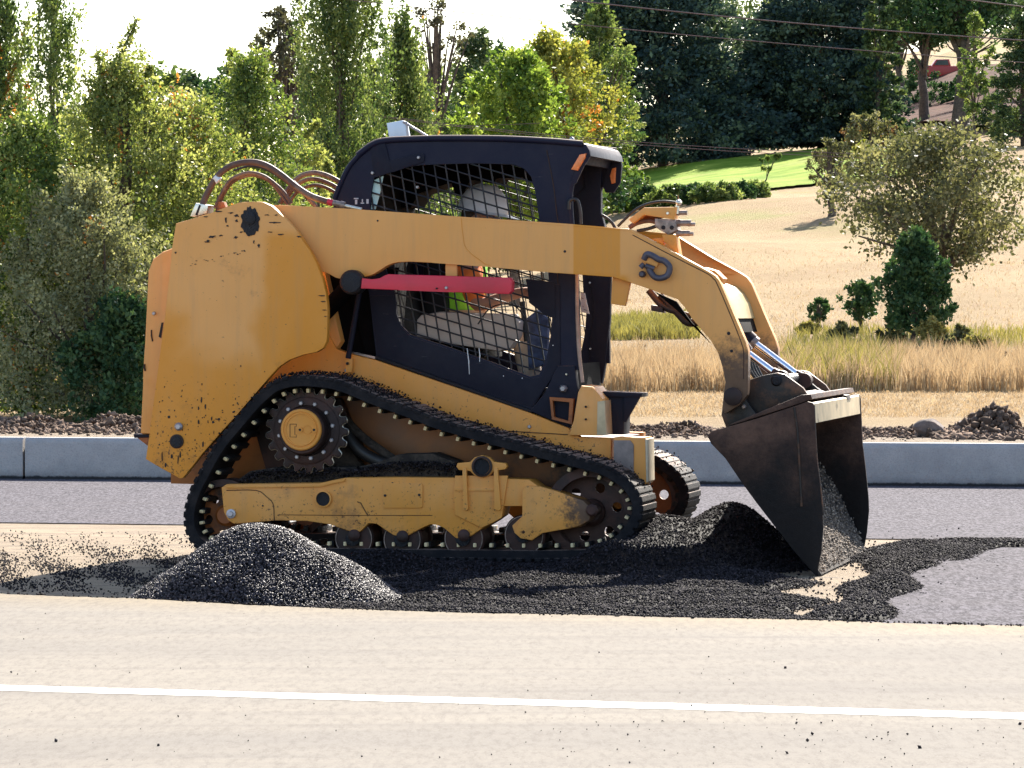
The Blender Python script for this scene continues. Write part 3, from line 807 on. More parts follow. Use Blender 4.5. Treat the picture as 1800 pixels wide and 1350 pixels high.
# weld seam of the doubler plate
seam = spline([L3(a, b, YA) for a, b in [(811, 383), (812, 400), (814, 415), (817, 432), (826, 444), (840, 455), (853, 464), (862, 466)]], 4)
tube('weld_seam', seam, .0028, 'yellow', arm, 5)
for (a, b, r_) in ((993, 442, .007), (664, 388, .005), (1281, 586, .009), (1286, 617, .008)):
    bolt('arm_hole', a, b, YA + .001, r_, 'grease', arm, .003)
for dx in (0, 1.42):
    pass
# rear tower plates
plate_pts = [(309, 393), (371, 374), (400, 363), (420, 356), (444, 354), (462, 355), (478, 362), (502, 384), (520, 404), (532, 422), (545, 441), (556, 462), (567, 490), (573, 515), (576, 545), (575, 590), (574, 600), (568, 612), (556, 619), (532, 624), (508, 633), (490, 645), (469, 668), (406, 741), (356, 797), (322, 840), (316, 841), (280, 821), (256, 807), (263, 762), (275, 671), (290, 558), (303, 430)]
plate = prism('tower_plate', LP(plate_pts, .02), .02, .07, 'plate', R0, .005)
mirror(plate)
# upper pivot: greasy hole with splatter
def splat(name, px, py, rx, rz, yl, parent, seed, n=26, rough=.15, mat='grease'):
    rn = random.Random(seed); pts = []
    for k in range(n):
        t = 2 * math.pi * k / n; f = 1 + rn.uniform(-rough, rough)
        pts.append(L(px + rx * f * math.cos(t), py - rz * f * math.sin(t), yl))
    return prism(name, pts, yl - .003, yl + .004, mat, parent, .001)
splat('pivot_grease', 440, 390, 16, 26, .018, plate, 1, 40, .12)
lathe('pivot_pin', L(440, 384, .03), [(.032, .03), (.032, .008), (.022, .004), (.01, .004)], 'grease', plate, 20)
rn = random.Random(5)
for (px, py, rx, rz) in [(373, 416, 7, 3), (415, 417, 4, 3), (366, 423, 4, 2), (388, 414, 4, 2), (424, 408, 3, 2), (406, 374, 6, 2), (416, 379, 5, 3), (416, 388, 3, 3), (484, 391, 12, 2.2), (470, 378, 5, 1.3), (486, 378, 4, 1.3), (397, 386, 2.4, 6), (400, 397, 2, 2), (455, 432, 2, 5), (446, 425, 1.5, 4), (474, 408, 6, 1.3), (493, 412, 6, 1.5), (362, 381, 4, 1.5), (526, 416, 4, 2), (309, 444, 2.5, 2), (384, 372, 8, 1.6), (364, 425, 6, 1.6)]:
    splat('grease_mark', px, py, rx * .8, rz * .7, .0195, plate, px, 14, .5)
for k in range(34):                                 # streak line of small scratches
    px = 325 + k * 3.2 + rn.uniform(-3, 3); py = 466 - k * .75 + rn.uniform(-4, 4)
    if rn.random() < .5: splat('grease_mark', px, py, rn.uniform(.6, 2.2), rn.uniform(.5, 1.1), .0196, plate, k, 6, .3)
for (px, py, rx, rz) in [(354, 703, 1.2, 5), (361, 715, 1.5, 4), (349, 742, 1.6, 5), (372, 736, 1.2, 4), (375, 742, 2, 2), (349, 718, 1.2, 4), (338, 717, 1.2, 1.2), (285, 802, 1, 9), (317, 800, 1.4, 6), (302, 802, 1.6, 5), (291, 817, 1.5, 5), (313, 807, 1, 7), (357, 781, 1.5, 6), (411, 724, 3, 2), (410, 712, 1.4, 1.4), (568, 530, 5, 1), (571, 545, 4, .8), (566, 520, 6, 1), (572, 556, 3, .8), (396, 744, 1, 1)]:
    splat('grease_mark', px, py, rx, rz, .0196, plate, px + 9, 7, .3)
for k in range(120):
    px = rn.uniform(275, 470); py = rn.triangular(640, 825, 790)
    if (px - 322) / (470 - 322) + (py - 841) / (668 - 841) * -1 > 1.6: pass
    lim = 841 - (px - 322) * 1.17
    if px > 322 and py > lim - 8: continue
    if px < 322 and py > 800 + (px - 256) * .55: continue
    splat('grease_speck', px, py, rn.uniform(.5, 1.2), rn.uniform(.5, 1.8), .0197, plate, k, 5, .3)
bolt('bolt', 297, 733, .02, .007, 'grease', plate, .003); bolt('bolt', 385, 737, .02, .007, 'grease', plate, .003)
lathe('plate_pin', L(314, 750, .01), [(.021, .02), (.021, .005), (.012, -.006), (.004, -.006)], 'boltgrey', plate, 12)
ringb = bmesh.new(); add_lathe(ringb, *L(310, 776, .01), [(.036, .02), (.036, .012), (.028, .010), (.027, .018)], 24, False)
obj('lower_bush', ringb, 'rust', plate, 35)
splat('bush_hole', 310, 776, 9, 10, .012, plate, 3, 18, .06)
# hidden back of the tower, seen between the arm and the hoses
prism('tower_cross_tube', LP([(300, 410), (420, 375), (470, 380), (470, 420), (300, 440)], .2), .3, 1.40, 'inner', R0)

# --- red brace and its pivot
brace = prism('arm_brace', LP([(636, 489), (652, 491), (667, 489), (676, 484), (682, 482), (760, 484), (896, 488), (900, 494), (899, 512), (894, 517), (800, 514), (700, 510), (634, 507)], .03), .03, .10, 'red', R0, .006)
bolt('bolt', 785, 506, .03, .009, 'boltgrey', brace); bolt('bolt', 768, 507, .03, .005, 'grease', brace)
lathe('brace_pivot', L(618, 496, .05), [(.062, .14), (.062, .05), (.05, .035), (.02, .03)], 'grease', R0, 20)
prism('brace_strap', LP([(783, 455), (803, 457), (803, 490), (783, 489)], .13), .13, .145, 'yellow_clean', R0, .002)

# --- shackle on the arm
sh = prism('shackle_eye', LP([(1125, 449), (1133, 446), (1158, 462), (1154, 470), (1132, 460)], .08), .075, .10, 'yellow_clean', R0, .004)
ring = spline([L3(1132, 456, .075), L3(1137, 447, .068), L3(1146, 449, .062), L3(1158, 456, .06), L3(1168, 459, .06), L3(1177, 470, .06), L3(1173, 484, .06), L3(1160, 489, .06), L3(1150, 486, .062), L3(1143, 477, .066), L3(1140, 470, .07)], 5)
shk = tube('shackle', ring, .0155, M.setdefault('forged', simple('forged_steel', (.085, .075, .095), .5, .3)), R0, 12)
tube('shackle_pin', [L3(1134, 467, .058), L3(1150, 472, .066)], .012, 'forged', shk, 10)
lathe('shackle_nut', L(1128, 482, .06), [(.017, .09), (.017, .065), (.01, .055)], 'forged', shk, 8)
tube('shackle_nut', [L3(1126, 470, .06), L3(1132, 464, .06)], .013, 'forged', shk, 8)

# --- cross members between the arms
cm = LP([(1232, 497), (1248, 504), (1260, 516), (1270, 534), (1278, 560), (1272, 562), (1264, 538), (1254, 522), (1242, 512), (1230, 506)], YA + .08)
prism('arm_cross_member', cm, YA + .08, 1.115, M.setdefault('pale_yellow', simple('pale_yellow_paint', (.42, .30, .12), .4, var=.1, sc=8, dirt=(.3, .2, .1), dirt_amt=.3)), R0, .004)  # flat pale yellow, less saturated than the arm paint
prism('arm_cross_member_dark', LP([(1262, 545), (1276, 560), (1284, 585), (1270, 580)], .2), YA + .09, 1.10, 'inner', R0)
prism('gusset', LP([(1238, 470), (1258, 476), (1272, 490), (1268, 500), (1254, 486), (1240, 478)], YA + .08), YA + .075, YA + .2, 'yellow', R0, .003)
prism('arm_tab', LP([(1078, 480), (1110, 492), (1100, 538), (1075, 534)], .17), .15, .19, 'yellow', R0, .004)
for (p0, p1, r_) in (((1140, 510), (1190, 548), .018), ((1190, 548), (1226, 566), .022), ((1160, 518), (1215, 556), .016)):
    tube('arm_hose', spline([L3(*p0, .25), L3((p0[0] + p1[0]) / 2, (p0[1] + p1[1]) / 2 + 9, .25), L3(*p1, .25)], 5), r_, 'rust', R0, 8)
prism('hose_guard', LP([(1146, 536), (1166, 540), (1168, 550), (1146, 546)], .25), .22, .30, 'rust', R0)
prism('arm_web', LP([(1150, 512), (1190, 530), (1216, 566), (1250, 604), (1225, 575), (1190, 545)], .19), .178, .195, 'inner', R0, .001)

# --- auxiliary hydraulic block on the arm
ab = prism('aux_bracket', LP([(1106, 386), (1133, 365), (1190, 364), (1186, 386), (1133, 378), (1114, 393)], .22), .20, .30, 'yellow_clean', R0, .004)
bolt('bolt', 1174, 375, .20, .009, 'steel', ab)
prism('aux_bracket_back', LP([(1136, 378), (1166, 382), (1120, 395), (1112, 390)], .3), .30, .36, 'orange_disc', R0, .003)
blk = prism('coupler_block', LP([(1152, 384), (1188, 386), (1192, 404), (1176, 413), (1160, 404), (1152, 398)], .24), .22, .33, M.setdefault('dirty_steel', simple('dirty_steel', (.30, .23, .20), .45, .5, var=.4, sc=40)), R0, .006)
for (a, b) in ((1166, 400), (1181, 400)):
    bolt('port', a, b, .22, .011, 'grease', blk, .006)
for (py, x0, x1, r_) in ((374, 1188, 1208, .015), (392, 1188, 1215, .020), (394, 1210, 1222, .012), (410, 1189, 1213, .018), (411, 1208, 1219, .012)):
    tube('quick_coupler', [L3(x0, py, .26), L3(x0 + (x1 - x0) * .3, py, .26), L3(x0 + (x1 - x0) * .31, py, .26), L3(x1, py, .26)], [r_, r_, r_ * .82, r_ * .82], 'dirty_steel', blk, 12)
lathe('coupler_cap', L(1193, 356, .25), [(.014, .27), (.016, .25), (.012, .235), (.004, .23)], 'steel', blk, 14)
tube('coupler_pin', [L3(1192, 342, .25), L3(1193, 362, .25)], [.002, .006], 'orange_disc', blk, 6)
tube('coupler_stem', [L3(1190, 362, .25), L3(1190, 376, .25)], .012, 'steel', blk, 8)
prism('aux_post', LP([(1166, 412), (1190, 413), (1196, 448), (1168, 424)], .24), .20, .30, 'yellow', R0, .004)
prism('aux_gusset', LP([(1146, 420), (1166, 418), (1168, 430)], .24), .22, .28, 'yellow', R0, .002)
tube('aux_hose', spline([L3(1106, 400, .26), L3(1120, 392, .26), L3(1140, 388, .26), L3(1156, 391, .26)], 5), .012, 'rubber_dry', R0, 8)
tube('aux_hose', spline([L3(1086, 398, .3), L3(1100, 384, .3), L3(1118, 368, .3), L3(1140, 358, .3), L3(1165, 354, .3), L3(1188, 356, .3)], 6), .007, 'hose_black', R0, 8)
tube('aux_hose', spline([L3(1058, 378, .5), L3(1068, 384, .5), L3(1076, 392, .5), L3(1082, 402, .5)], 5), .008, 'hose_black', R0, 8)
tube('aux_hose', spline([L3(1120, 406, .26), L3(1140, 402, .26), L3(1158, 396, .26)], 5), .009, 'hose_black', R0, 8)

# --- hoses at the rear
def hose(pts, r, y0=.25, y1=None, mat='rubber_dry', fit=True):
    y1 = y0 if y1 is None else y1; n = len(pts)
    return tube('hydraulic_hose', spline([L3(a, b, y0 + (y1 - y0) * i / (n - 1)) for i, (a, b) in enumerate(pts)], 7), r, mat, R0, 12)
h1 = hose([(352, 372), (362, 345), (382, 310), (408, 291), (440, 285), (468, 291), (495, 308), (520, 328), (545, 344), (570, 353), (582, 356)], .0165, .16, .16)
tube('hose_collar', [L3(576, 354, .16), L3(585, 357, .16)], .0175, 'red', h1, 12)
tube('hose_fitting', [L3(584, 356, .16), L3(598, 359, .16), L3(598.5, 359, .16), L3(606, 361, .16)], [.015, .015, .019, .019], 'dirty_steel', h1, 12)
tube('steel_line', [L3(604, 361, .16), L3(636, 368, .16)], .009, 'steel', h1, 10)
tube('hose_band', [L3(378, 311, .16), L3(385, 318, .16)], .020, 'white', h1, 12)
hose([(378, 366), (390, 340), (404, 318), (424, 307), (444, 304), (466, 311), (485, 325), (500, 340), (512, 358)], .010, .2)
hose([(382, 368), (394, 340), (408, 321), (426, 311), (446, 308), (468, 315), (482, 327), (496, 345), (506, 360)], .009, .23)
hose([(492, 358), (505, 335), (525, 312), (548, 304), (570, 307), (590, 316), (606, 326)], .013, .5)
hose([(500, 358), (515, 332), (536, 317), (556, 315), (578, 322), (600, 334)], .011, .55)
hose([(508, 358), (520, 340), (540, 328), (560, 326), (580, 333), (598, 345)], .009, .6)
hose([(515, 320), (530, 335), (542, 348), (556, 364)], .012, .3)
hose([(410, 300), (440, 292), (470, 299), (500, 318), (520, 335)], .006, .3, mat='hose_black')
hb = prism('hose_clamp_block', LP([(337, 380), (347, 357), (369, 361), (366, 375), (344, 382)], .15), .12, .24, 'steel', R0, .004)
prism('clamp_slot', LP([(343, 378), (350, 360), (353, 361), (347, 379)], .118), .117, .122, 'grease', hb, 0)
prism('lamp_bracket', LP([(378, 372), (386, 354), (394, 355), (398, 366), (390, 370)], .2), .19, .24, 'orange_disc', R0, .003)
prism('hose_clip', LP([(510, 322), (526, 334), (522, 340), (506, 330)], .28), .26, .34, 'rubber_dry', R0, .003)

# --- cab
win = [(650, 367), (653, 335), (657, 312), (672, 303), (702, 296), (739, 290), (790, 288), (840, 287), (904, 289), (922, 297), (934, 311), (941, 340), (948, 386), (955, 430), (964, 480), (966, 520), (971, 553), (968, 590), (960, 630), (948, 658), (932, 662), (866, 637), (786, 609), (721, 588), (705, 572), (697, 553), (694, 516), (676, 470), (655, 410)]
cab_out = [(586, 352), (598, 321), (604, 306), (611, 294), (619, 282), (629, 272), (640, 262), (653, 253), (665, 248), (678, 245), (735, 242), (794, 240), (886, 242), (965, 246), (1026, 251), (1025, 266), (1014, 290), (1003, 314), (998, 330), (1000, 395), (1012, 482), (1014, 643), (982, 643), (934, 721), (662, 630), (649, 517), (630, 450), (586, 400)]
cabx = prism('cab_side', LP(cab_out, CYN), CYN, CYN + .03, 'black', R0, 0, [LP(win, CYN)])
inner_win = LP(win, CYN)
fcab = cabx.copy(); link(fcab, R0); fcab.location.y = CYF - CYN - .03
# grille wires clipped to the opening
def inside(p, poly):
    x, z = p; c = False; n = len(poly)
    for i in range(n):
        x0, z0 = poly[i]; x1, z1 = poly[(i + 1) % n]
        if (z0 > z) != (z1 > z) and x < (x1 - x0) * (z - z0) / (z1 - z0) + x0: c = not c
    return c
def grille(name, y, poly_px, mat='wire', wr=.0044):
    bm = bmesh.new(); poly = LP(poly_px, CYN)
    def run(f):
        cur = []
        for k in range(260):
            p = f(k / 259)
            if inside(p, poly): cur.append(p)
            elif cur:
                if len(cur) > 3: add_tube(bm, [(cur[0][0], y, cur[0][1]), (cur[-1][0], y, cur[-1][1])], wr, 6, False)
                cur = []
    for i in range(-12, 26):
        x0 = 640 + i * 19.8
        run(lambda t: L(x0 + t * 420 * .16, 270 + t * 420, CYN))
    for i in range(-4, 36):
        z0 = 150 + i * 20.5
        run(lambda t: L(640 + t * 350, z0 + t * 350 * .30, CYN))
    return obj(name, bm, mat, R0, 60)
grille('window_grille', CYN + .012, win)
grille('window_grille', CYF - .018, win, wr=.0026)
# rolled trim round the opening, seams, straps
tube('roof_rail', spline([L3(a, b, CYN + .0) for a, b in [(629, 273), (653, 255), (678, 247), (735, 244), (794, 243), (886, 244), (965, 248), (1024, 253)]], 6), .017, 'black', R0, 12)
tube('rear_trim', spline([L3(a, b, CYN - .002) for a, b in [(588, 350), (600, 320), (613, 294), (630, 274)]], 6), .013, 'black', R0, 10)
tube('roof_rail', spline([L3(a, b, CYN + .0) + Vector((0, CYF - CYN, 0)) for a, b in [(629, 273), (678, 247), (794, 243), (965, 248), (1024, 253)]], 6), .017, 'black', R0, 12)
prism('cab_strap', LP([(653, 254), (676, 249), (690, 302), (659, 312), (654, 284)], CYN - .006), CYN - .008, CYN - .001, 'black_flat', R0, .001)
prism('cab_strap', LP([(684, 283), (740, 268), (746, 272), (745, 284), (690, 303)], CYN - .010), CYN - .011, CYN - .0085, 'black_flat', R0, .0005)
bolt('bolt', 736, 277, CYN - .011, .009, 'boltgrey', R0); bolt('bolt', 655, 304, CYN - .008, .009, 'boltgrey', R0); bolt('bolt', 734, 329, CYN + .1, .009, 'boltgrey', R0)
tube('rust_seam', spline([L3(a, b, CYN - .001) for a, b in [(961, 264), (968, 300), (974, 335), (980, 385), (984, 392)]], 4), .003, 'rust', R0, 5)
tube('rust_seam', spline([L3(a, b, CYN - .001) for a, b in [(980, 480), (983, 560), (984, 640)]], 4), .002, 'rust', R0, 5)
prism('pane_reflection', LP([(652, 368), (656, 318), (674, 309), (667, 344), (660, 368)], CYN + .02), CYN + .02, CYN + .026, 'glass_reflection', R0, 0)  # pale strip painting a reflection onto the side glass
# pictogram sticker on the rear of the cab
pic = empty('safety_pictogram', (0, 0, 0)); pic.parent = R0
for (a, b, c, d) in ((622, 348, 630, 350), (624, 351, 628, 359), (634, 356, 640, 358), (644, 350, 648, 358), (636, 350, 638, 355)):
    prism('pictogram_mark', LP([(a, b), (c, b), (c, d), (a, d)], CYN - .002), CYN - .0025, CYN - .0005, 'sticker', pic, 0)
# door skin: dark flat panels of the lower side
prism('lower_panel', LP([(650, 520), (693, 520), (697, 556), (706, 576), (722, 592), (786, 613), (866, 641), (932, 666), (952, 662), (964, 633), (974, 555), (970, 500), (984, 500), (985, 640), (968, 668), (934, 716), (664, 626)], CYN - .004), CYN - .006, CYN - .001, 'black_flat', R0, .001)
prism('corner_plate', LP([(924, 490), (975, 496), (976, 560), (956, 552), (930, 532), (927, 505)], CYN - .009), CYN - .010, CYN - .0065, 'black_flat', R0, .0005)
for (a, b) in ((885, 661), (918, 665), (972, 607), (1100, 600)):
    if a < 1000: bolt('rivet', a, b, CYN - .006, .003, 'white', R0, .003)
for (a, b, c, d) in ((821, 612, 825, 658), (842, 612, 843, 636)):
    tube('paint_drip', [L3(a, b, CYN - .008), L3((a + c) / 2 + 1, (b + d) / 2, CYN - .008), L3(c, d, CYN - .008)], [.002, .003, .0015], 'white', R0, 5)
tube('door_gap', [L3(660, 628, .415), L3(936, 724, .415)], .012, 'grease', R0, 8)
# roof, floor, rear wall, header, pillars
bm = bmesh.new(); rt = [(600, 320), (611, 296), (629, 274), (653, 256), (678, 247), (794, 242), (886, 244), (965, 248), (1022, 252), (1032, 260), (1022, 264), (965, 262), (886, 257), (794, 255), (690, 261), (664, 270), (645, 284), (628, 305)]
add_prism(bm, LP(rt, CYN), CYN + .031, CYF - .031, 0); obj('roof', bm, 'black', R0, 40)
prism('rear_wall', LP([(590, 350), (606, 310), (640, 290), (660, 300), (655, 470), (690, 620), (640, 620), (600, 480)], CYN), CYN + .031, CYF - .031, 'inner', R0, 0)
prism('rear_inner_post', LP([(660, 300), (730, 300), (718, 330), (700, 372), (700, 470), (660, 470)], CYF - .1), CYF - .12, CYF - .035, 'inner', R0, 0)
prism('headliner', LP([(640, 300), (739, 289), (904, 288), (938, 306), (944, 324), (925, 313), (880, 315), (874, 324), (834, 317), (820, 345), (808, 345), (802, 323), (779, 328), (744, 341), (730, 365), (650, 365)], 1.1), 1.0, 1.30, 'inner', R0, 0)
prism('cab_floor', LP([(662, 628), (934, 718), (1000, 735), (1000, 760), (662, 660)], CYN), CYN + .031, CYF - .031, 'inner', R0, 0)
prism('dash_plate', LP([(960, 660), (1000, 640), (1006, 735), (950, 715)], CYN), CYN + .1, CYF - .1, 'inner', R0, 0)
# visor over the front opening
prism('visor', LP([(1020, 250), (1030, 254), (1036, 264), (1038, 274), (1034, 275), (1030, 264), (1020, 258)], CYN), CYN - .0, CYF - .02, 'black', R0, .003)
prism('visor_cheek', LP([(1026, 253), (1036, 264), (1038, 274), (1026, 292), (1012, 322), (1000, 330), (998, 318), (1014, 288)], CYN), CYN + .002, CYN + .025, 'black', R0, .002)
prism('visor_cheek', LP([(1020, 253), (1033, 264), (1037, 280), (1034, 312), (1022, 330), (1008, 330), (1002, 318), (1010, 288)], CYN), CYF - .05, CYF - .02, 'black_flat', R0, .002)
for y_ in (CYN - .02, CYF - .06):
    prism('work_light', LP([(1005, 298), (1020, 272), (1031, 270), (1029, 278), (1016, 300)] if y_ < 1 else [(1016, 300), (1020, 286), (1027, 284), (1026, 312), (1019, 314)], CYN), y_, y_ + .07, 'orange_lens', R0, .003)
prism('front_header', LP([(1012, 262), (1022, 262), (1014, 286), (1006, 286)], CYN), CYN + .03, CYF - .03, 'black_flat', R0, .002)
tube('front_pillar', spline([L3(1004, 318, CYN + .02), L3(1000, 345, CYN + .02), L3(1003, 400, CYN + .02), L3(1010, 480, CYN + .02), L3(1013, 560, CYN + .02), L3(1015, 650, CYN + .02)], 5), .022, 'black', R0, 12)
tube('door_rod', spline([L3(1014, 470, CYN - .01), L3(1015, 560, CYN - .01), L3(1018, 620, CYN - .01), L3(1024, 672, CYN - .01)], 5), .0095, M.setdefault('dusty_tube', simple('dusty_tube', (.34, .24, .19), .6, var=.3)), R0, 10)
fp = [(1030, 330), (1026, 300), (1034, 280), (1044, 272), (1056, 268), (1060, 290), (1058, 330), (1058, 373), (1064, 395), (1072, 440), (1075, 488), (1074, 560), (1066, 640), (1060, 674), (1040, 674), (1036, 610), (1044, 560), (1042, 520), (1036, 488), (1030, 440), (1016, 395), (1012, 370), (1014, 345)]
prism('far_front_pillar', LP(fp, CYF - .02), CYF - .05, CYF, 'black_flat', R0, .006)
for (a, b) in ((1037, 497), (1038, 613), ):
    bolt('bolt', a, b, CYF - .052, .005, 'white', R0)
tube('grab_handle', spline([L3(1000, 368, .40), L3(1001, 354, .40), L3(1008, 350, .40), L3(1016, 354, .40), L3(1020, 372, .40), L3(1021, 394, .40)], 5), .009, 'hose_black', R0, 10)
stk = prism('warning_sticker', LP([(1020, 515), (1028, 515), (1036, 552), (1021, 548)], .8), .8, .803, 'sticker', R0, 0)
for (a, b, c, d) in ((1022, 523, 1026, 526), (1023, 530, 1028, 532), (1024, 537, 1026, 540), (1026, 543, 1031, 546)):
    prism('sticker_mark', LP([(a, b), (c, b + 2), (c, d), (a, d - 2)], .799), .7985, .7995, 'grease', stk, 0)
# small white beacon sheet on the roof
bk = prism('roof_bracket', LP([(681, 217), (708, 212), (714, 214), (719, 242), (686, 245)], .72), .70, .76, M.setdefault('tin', simple('blue_white_tin', (.62, .72, .82), .35, .1, var=.06)), R0, .003)
tube('bracket_stay', [L3(709, 214, .70), L3(752, 240, .70)], .007, 'boltgrey', bk, 8)
tube('bracket_leg', [L3(714, 214, .70), L3(718, 242, .70)], .006, 'boltgrey', bk, 8)
lathe('roof_bolt', L(1006, 245, .6), [(.012, .6), (.012, .58), (.005, .575)], 'boltgrey', R0, 8)
# seat and armrest, control stick
seat = prism('operator_seat', LP([(740, 420), (758, 416), (775, 440), (785, 560), (850, 600), (850, 628), (760, 620), (745, 560)], .65), .65, 1.13, 'seatvinyl', R0, .03)
prism('armrest', LP([(735, 562), (742, 554), (775, 548), (905, 552), (916, 566), (914, 590), (900, 612), (880, 618), (800, 606), (735, 592)], .54), .50, .62, M.setdefault('tan_plastic', simple('tan_plastic', (.50, .40, .34), .6, var=.1)), R0, .02)
tube('control_lever', [L3(925, 600, .62), L3(918, 530, .62)], [.012, .016], 'hose_black', R0, 8)
prism('foot_guard', LP([(925, 560), (945, 545), (965, 560), (962, 640), (930, 650)], .7), .68, .74, 'denim', R0, .01)
tube('door_cable', spline([L3(840, 570, .47), L3(858, 545, .47), L3(880, 535, .47), L3(905, 538, .47), L3(925, 560, .47)], 5), .004, 'hose_black', R0, 6)

# --- undercarriage
track_px = [(565, 659), (530, 657), (500, 660), (474, 670), (450, 690), (431, 710), (405, 741), (381, 770), (362, 800), (346, 830), (333, 855), (324, 882), (320, 907), (324, 938), (340, 963), (370, 980), (430, 986), (540, 986), (720, 988), (900, 990), (990, 990), (1038, 987), (1080, 972), (1110, 946), (1129, 916), (1133, 886), (1123, 860), (1104, 838), (1068, 815), (1020, 801), (970, 788), (912, 772), (840, 752), (774, 733), (720, 712), (660, 690), (620, 673), (590, 663)]
tp = spline([Vector((x, 0, z)) for x, z in LP(track_px + track_px[:1], 0)], 6)[:-1]
def resample(pts, n):
    P = np.array([(p.x, p.z) for p in pts]); P = np.vstack([P, P[:1]])
    s = np.concatenate([[0], np.cumsum(np.hypot(*np.diff(P, axis=0).T))]); u = np.linspace(0, s[-1], n + 1)[:-1]
    return np.stack([np.interp(u, s, P[:, 0]), np.interp(u, s, P[:, 1])], 1), s[-1]
def frames(n):
    P, ln = resample(tp, n); T_ = unit(np.roll(P, -1, 0) - np.roll(P, 1, 0))
    N_ = np.stack([-T_[:, 1], T_[:, 0]], 1)
    cen = P.mean(0); 
    if np.sum((P - cen) * N_) < 0: N_ = -N_
    return P, T_, N_, ln
P_, T_, N_, tlen = frames(240)
def band(n0, n1, y0, y1, jit=0):
    bm = bmesh.new(); rings = []
    for i in range(len(P_)):
        a = P_[i] + N_[i] * (n0 + random.uniform(-jit, jit)); b = P_[i] + N_[i] * n1
        c = 0.010
        pts = [(a[0], y0 + c, a[1]), (a[0], y1 - c, a[1]), ((a - N_[i] * c)[0], y1, (a - N_[i] * c)[1]), (b[0], y1, b[1]), (b[0], y0, b[1]), ((a - N_[i] * c)[0], y0, (a - N_[i] * c)[1])]
        rings.append([bm.verts.new(p) for p in pts])
    m = len(rings); k = 6
    for i in range(m):
        A, B = rings[i], rings[(i + 1) % m]
        for j in range(k): bm.faces.new((A[j], A[(j + 1) % k], B[(j + 1) % k], B[j]))
    return bm
n_ = NT('toplit_dusty_rubber'); gz = n_.n('ShaderNodeNewGeometry'); nzz = n_.xyz(gz.outputs['Normal'])[2]
f_ = n_.noise(9, 7, .75, gz.outputs['Position']); c_ = n_.mix(n_.ramp(f_, .4, .7), (.006, .006, .009), (.024, .020, .021))
c_ = n_.mix(n_.math('MULTIPLY', n_.ramp(nzz, .6, .95), n_.ramp(f_, .42, .55)), c_, (.30, .21, .165))  # upward faces tan: dust with the sunlight from above put in
n_.bsdf(c_, .75, 0, n_.noise(80, 6, .8, gz.outputs['Position']), .6, .01, .25); M['track_rubber'] = n_.m
tr = empty('track', (0, 0, 0)); tr.parent = R0
belt = obj('belt', band(-.012, -.062, 0, .38, .003), M['track_rubber'], tr, 40)
nb = int(tlen / .048)
Pb, Tb, Nb, _ = frames(nb)
bm = bmesh.new(); add_box(bm, -.016, .016, -.004, .384, -.026, -.0065, .005)
bar = obj('tread_bar', bm, M['track_rubber'], tr)
for i in range(nb):
    o = bar if i == 0 else link(bpy.data.objects.new('tread_bar', bar.data), tr)
    ang = math.atan2(Nb[i][0], Nb[i][1]) + random.uniform(-.03, .03)
    o.location = (Pb[i][0], random.uniform(-.003, .003), Pb[i][1]); o.rotation_euler = (0, ang, 0)
nl = int(tlen / .083)
Pl, Tl, Nl, _ = frames(nl)
bm = bmesh.new()
add_box(bm, -.0075, .0075, .045, .08, -.057, -.037, .003)
lug = obj('drive_lug', bm, 'lugmetal', tr, 40)
lb = bmesh.new(); add_box(lb, -.014, .014, .09, .30, -.058, -.03, .004); lugb = obj('lug_block', lb, 'rubber', tr, 40)
for i in range(nl):
    for src in (lug, lugb):
        o = src if i == 0 else link(bpy.data.objects.new(src.name.split('.')[0], src.data), tr)
        ang = math.atan2(Nl[i][0], Nl[i][1]); q = Pl[i] + Nl[i] * -.038
        o.location = (q[0], 0, q[1]); o.rotation_euler = (0, ang, 0)
# asphalt stuck on the track's top run
sel = [i for i in range(len(P_)) if N_[i][1] > .5]
ps = []
for k in range(3600):
    i = random.choice(sel)
    if P_[i][0] > L(690, 700)[0] and random.random() < .72: continue
    t = random.random(); p = P_[i] + T_[i] * random.uniform(-.01, .01) + N_[i] * random.uniform(-.014, .012)
    ps.append((p[0], random.uniform(-.004, .38), p[1]))
st = stones('stuck_asphalt', np.array(ps), RNG.uniform(.004, .015, len(ps)), 'asphalt_grains', tr); st['kind'] = 'stuff'

# sprocket
sc_ = L(539, 757, .10)
bm = bmesh.new(); pts = []
NTH = 21; RO = 76 * S; RI = 66 * S
for k in range(NTH):
    for f, r in ((-.30, RO * .985), (-.16, RO), (.0, RO), (.12, RO * .985), (.24, RI + .004), (.42, RI - .002), (.58, RI + .004)):
        t = 2 * math.pi * (k + f * 1.0) / NTH
        pts.append((sc_[0] + r * math.cos(t), sc_[1] + r * math.sin(t)))
sprk = obj('sprocket', add_prism(bm, pts, .10, .135, .004), 'rust', R0, 35)
tub = []
# bright worn flank line on the teeth
bm = bmesh.new(); wp = []
for (x, z) in pts: wp.append(Vector((sc_[0] + (x - sc_[0]) * 1.004, .112, sc_[1] + (z - sc_[1]) * 1.004)))
add_tube(bm, wp + wp[:1], .0042, 6, False); obj('worn_tooth_edge', bm, 'steel', sprk, 60)
lathe('sprocket_rim', sc_, [(61 * S, .10), (61 * S, .095), (58 * S, .090), (46 * S, .090), (44 * S, .10)], 'rust', sprk, 48)
for k in range(12):
    t = 2 * math.pi * (k + .35) / 12
    bc = (sc_[0] + 50 * S * math.cos(t), sc_[1] + 50 * S * math.sin(t))
    lathe('sprocket_bolt', bc, [(.0115, .092), (.0115, .080), (.008, .077), (.003, .077)], 'boltgrey', sprk, 6)
hubc = L(533, 755, .04)
motor = lathe('drive_motor', L(535, 757, .07), [(42 * S, .10), (42 * S, .02), (40 * S, .012)], 'rust', R0, 40)
